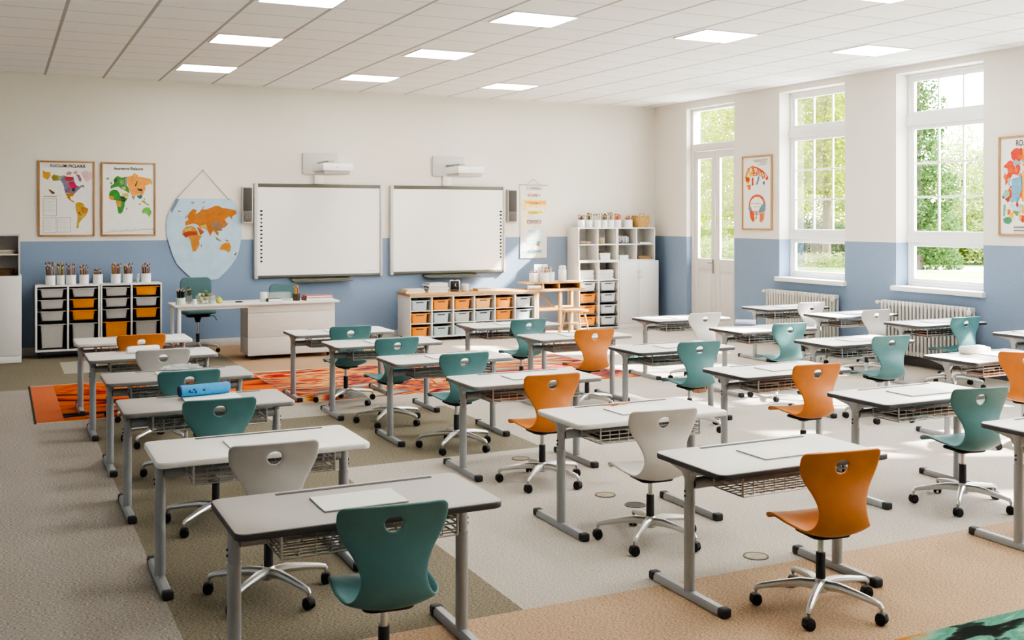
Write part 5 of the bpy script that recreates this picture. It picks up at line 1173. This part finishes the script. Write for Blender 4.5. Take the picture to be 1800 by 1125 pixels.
# ------------------------------------------------------------------ garden beyond the windows
random.seed(99)
GZ = .30
b = MB(); b.poly([(XW+.5, -40, GZ), (120, -40, GZ), (120, 130, GZ), (XW+.5, 130, GZ)])
struct(b.done('ground', mat('lawn_grass', (.19, .26, .06), rough=.95, var=.3, scale=1.2, bump=.6, bscale=30), smooth=False), 'sunlit mown lawn outside the windows')
b = MB(); b.box(XW+TH+.01, XW+7.5, -20, 34, -.3, GZ+.004)
struct(b.done('path', mat('bounce_paving', (.62, .60, .57), rough=.9, var=.1, scale=8), smooth=False))  # unseen pale paving below the sills, added to bounce neutral light onto the ceiling
b = MB(); b.prism([(24.4, 25.2), (26.9, 23.6), (29.4, 21.9), (33.5, 23.6), (29.3, 25.7), (26.1, 26.9)], GZ, GZ+.012)
struct(b.done('path', mat('pale_gravel', (.70, .67, .61), rough=.95, var=.12, scale=30), smooth=False), 'pale gravel path across the lawn')
LEAF = {'lime': leaf_mat('lime_leaves', (.13, .19, .01), (.38, .42, .04)), 'mid': leaf_mat('mid_green_leaves', (.065, .125, .012), (.23, .29, .05)), 'dark': leaf_mat('dark_green_leaves', (.028, .065, .02), (.11, .165, .06)), 'pale': leaf_mat('pale_green_leaves', (.16, .22, .06), (.42, .47, .18))}
def leaves(name, clusters, n, size, m, parent=None):
    import numpy as np
    rg = np.random.default_rng(random.randrange(10**6)); tot = sum(c[3]*c[3]*c[4] for c in clusters); V = []
    for cx, cy, cz, rx, rz in clusters:
        k = max(8, int(n*rx*rx*rz/tot)); d = rg.normal(size=(k, 3)); d /= np.linalg.norm(d, axis=1)[:, None]; d *= rg.uniform(.4, 1, (k, 1))**.6
        p = d*np.array([rx, rx, rz])+np.array([cx, cy, cz]); u = rg.normal(size=(k, 3))*np.array([1, 1, .6]); u /= np.linalg.norm(u, axis=1)[:, None]
        v = np.cross(u, rg.normal(size=(k, 3))); v /= np.linalg.norm(v, axis=1)[:, None]; s = size*rg.uniform(.6, 1.2, (k, 1))
        V.append(np.stack([p-u*s, p+v*s*.5, p+u*s, p-v*s*.5], axis=1).reshape(-1, 3))
    V = np.concatenate(V); F = np.arange(len(V)).reshape(-1, 4)
    me = bpy.data.meshes.new(name); me.from_pydata(V.tolist(), [], F.tolist()); me.materials.append(m); o = bpy.data.objects.new(name, me); C.objects.link(o)
    if parent: o.parent = parent
    return o
def tree(x, y, H, R, kind, label, trunk=.16, low=.25, n=5200, conic=False):
    t = thing('garden_tree', label, 'tree', (x, y, GZ), group='trees in the garden')
    b = MB(); b.tube([(0, 0, -.05), (.05, .03, H*.25), (-.04, 0, H*.5), (.02, 0, H*.8)], [trunk*1.25, trunk, trunk*.7, trunk*.25], 10)
    for k in range(5):
        a = k*1.3+x; z = H*(.28+.1*k); b.tube([(0, 0, z), (math.cos(a)*R*.35, math.sin(a)*R*.35, z+H*.08), (math.cos(a)*R*.7, math.sin(a)*R*.7, z+H*.11)], [trunk*.45, trunk*.3, trunk*.1], 6)
    b.done('trunk', M['bark'], t)
    cl = []
    for k in range(22):
        f = k/21; z = H*(low+(1-low)*f); rr = R*(1-f*.85 if conic else math.sin(PI*min(1, .18+f*.80))**.6)
        a = k*2.4; q = rr*.55; cl.append((math.cos(a)*q, math.sin(a)*q, z-H*.04, max(.35, rr*.62), max(.35, H*.085)))
    leaves('crown', cl, n, .075, LEAF[kind], t)
    return t
def at(u, dist):   # a garden spot seen along bearing u (tan of the angle right of the view axis)
    s, c = math.sin(.45183), math.cos(.45183); return (u*dist*c+dist*s, dist*c-u*dist*s)
for u, dd, H, R, kind, lab, tr, low, con in (
    (.165, 46, 9.5, 2.5, 'pale', 'pale loose tree seen through the left leaf of the glazed door', .14, .08, 0), (.222, 36, 8.5, 2.0, 'lime', 'lime green tree seen through the narrow edge of the glazed door', .14, .08, 0),
    (.270, 46, 11.5, 2.6, 'lime', 'tall lime green tree filling the left side of the farther window', .16, .16, 0), (.298, 37.6, 10, 1.9, 'lime', 'bright lime tree with a bare trunk in the middle of the farther window', .13, .27, 0), (.335, 42, 11.0, 2.2, 'mid', 'mid green tree at the right side of the farther window', .18, .12, 0),
    (.383, 34, 10.5, 1.45, 'dark', 'dark green narrow tree at the left of the nearer window', .18, .06, 1), (.428, 46, 5.8, 2.3, 'pale', 'pale green rounded tree at the right of the nearer window', .14, .08, 0), (.475, 38, 5.0, 2.0, 'pale', 'pale green tree behind the right jamb of the nearer window', .14, .08, 0),
    (.125, 60, 9.0, 3.0, 'lime', 'distant lime tree behind the door glass', .14, .10, 0), (.30, 62, 12, 3.6, 'lime', 'distant lime tree far behind the trunk in the farther window', .14, .10, 0), (.20, 60, 9, 3.2, 'mid', 'distant mid green tree between door and farther window', .14, .10, 0)):
    x, y = at(u, dd); tree(x, y, H, R, kind, lab, tr, low, 19000, con)
bush0 = None
bl = [(.165, 40, 1.25, 'bush under the pale tree behind the door'), (.205, 33, 1.0, 'bush low behind the door glass'), (.258, 41, 1.5, 'bush at the left foot of the farther window view'), (.285, 42.5, 1.5, 'bush behind the bare trunk'), (.322, 40, 1.4, 'bush at the right foot of the farther window view'),
      (.362, 38.5, 1.4, 'bush at the left foot of the nearer window view'), (.400, 39, 1.5, 'bush right of the dark narrow tree'), (.434, 38, 1.4, 'bush in the middle of the nearer window view'), (.462, 42, 1.6, 'bush at the right foot of the nearer window view')]
for k, (u, dd, s, lab) in enumerate(bl):
    x, y = at(u, dd)
    if bush0 is None:
        o = bush0 = leaves('garden_bush', [(math.cos(a)*.7, math.sin(a)*.5, .5+.18*(a % 2), .62, .55) for a in range(7)], 7000, .045, LEAF['mid']); o.location = (x, y, GZ); tag(o, lab, 'bush', 'bushes at the lawn edge')
    else: o = dup(bush0, (x, y, GZ), k*1.7, lab)
    o.scale = (s, s, s*.95)
    if k in (2, 3, 4): o.material_slots[0].link = 'OBJECT'; o.material_slots[0].material = LEAF['dark']
    if k % 3 == 1 and k != 4: o.material_slots[0].link = 'OBJECT'; o.material_slots[0].material = LEAF['pale']
x0, y0 = at(.255, 36.5); x1, y1 = at(.335, 35.5)
fl_ = leaves('garden_border_plants', [(x0+(x1-x0)*k/8-20, y0+(y1-y0)*k/8-25, .22, .42, .30) for k in range(9)], 2600, .05, LEAF['pale']); fl_.location = (20, 25, GZ); tag(fl_, 'low strip of border plants at the lawn edge in the farther window', 'plants', kind='stuff')
SUN, SKY, SUNDIR = 9.0, 6.0, (-.72, .30, -.56)
VT, LOOK, EXPO = 'AgX', 'AgX - High Contrast', 1.75
# ------------------------------------------------------------------ camera, light
cam = bpy.data.cameras.new('camera'); co = bpy.data.objects.new('camera', cam); C.objects.link(co)
co.location = (0, 0, 2.0); co.rotation_euler = (PI/2, 0, -.45183)
cam.sensor_width = 36; cam.sensor_fit = 'HORIZONTAL'; cam.lens = 36*1854.9/1800; cam.shift_y = -(562.5-381.68)/1800
cam.clip_start = .05; cam.clip_end = 500
bpy.context.scene.camera = co
sun = bpy.data.lights.new('sun', 'SUN'); sun.energy = SUN; sun.angle = math.radians(1.5); sun.color = (1, .93, .83)
so = bpy.data.objects.new('sun', sun); C.objects.link(so)
so.rotation_euler = Vector(SUNDIR).to_track_quat('-Z', 'Y').to_euler()
w = bpy.data.worlds.new('sky'); bpy.context.scene.world = w; w.use_nodes = True
nt = w.node_tree; bg = nt.nodes['Background']
tc = nt.nodes.new('ShaderNodeTexCoord'); sp = nt.nodes.new('ShaderNodeSeparateXYZ'); nt.links.new(tc.outputs['Generated'], sp.inputs[0])
r = nt.nodes.new('ShaderNodeValToRGB'); nt.links.new(sp.outputs['Z'], r.inputs[0])
r.color_ramp.elements[0].color = (1, .99, .96, 1); r.color_ramp.elements[1].color = (.72, .84, 1, 1)
nt.links.new(r.outputs[0], bg.inputs[0]); bg.inputs[1].default_value = SKY
sc = bpy.context.scene
sc.view_settings.view_transform = VT; sc.view_settings.look = LOOK; sc.view_settings.exposure = EXPO
sc.cycles.use_denoising = True; sc.cycles.max_bounces = 8; sc.cycles.diffuse_bounces = 5; sc.cycles.transparent_max_bounces = 12
sc.cycles.caustics_reflective = False; sc.cycles.caustics_refractive = False; sc.cycles.sample_clamp_indirect = 6
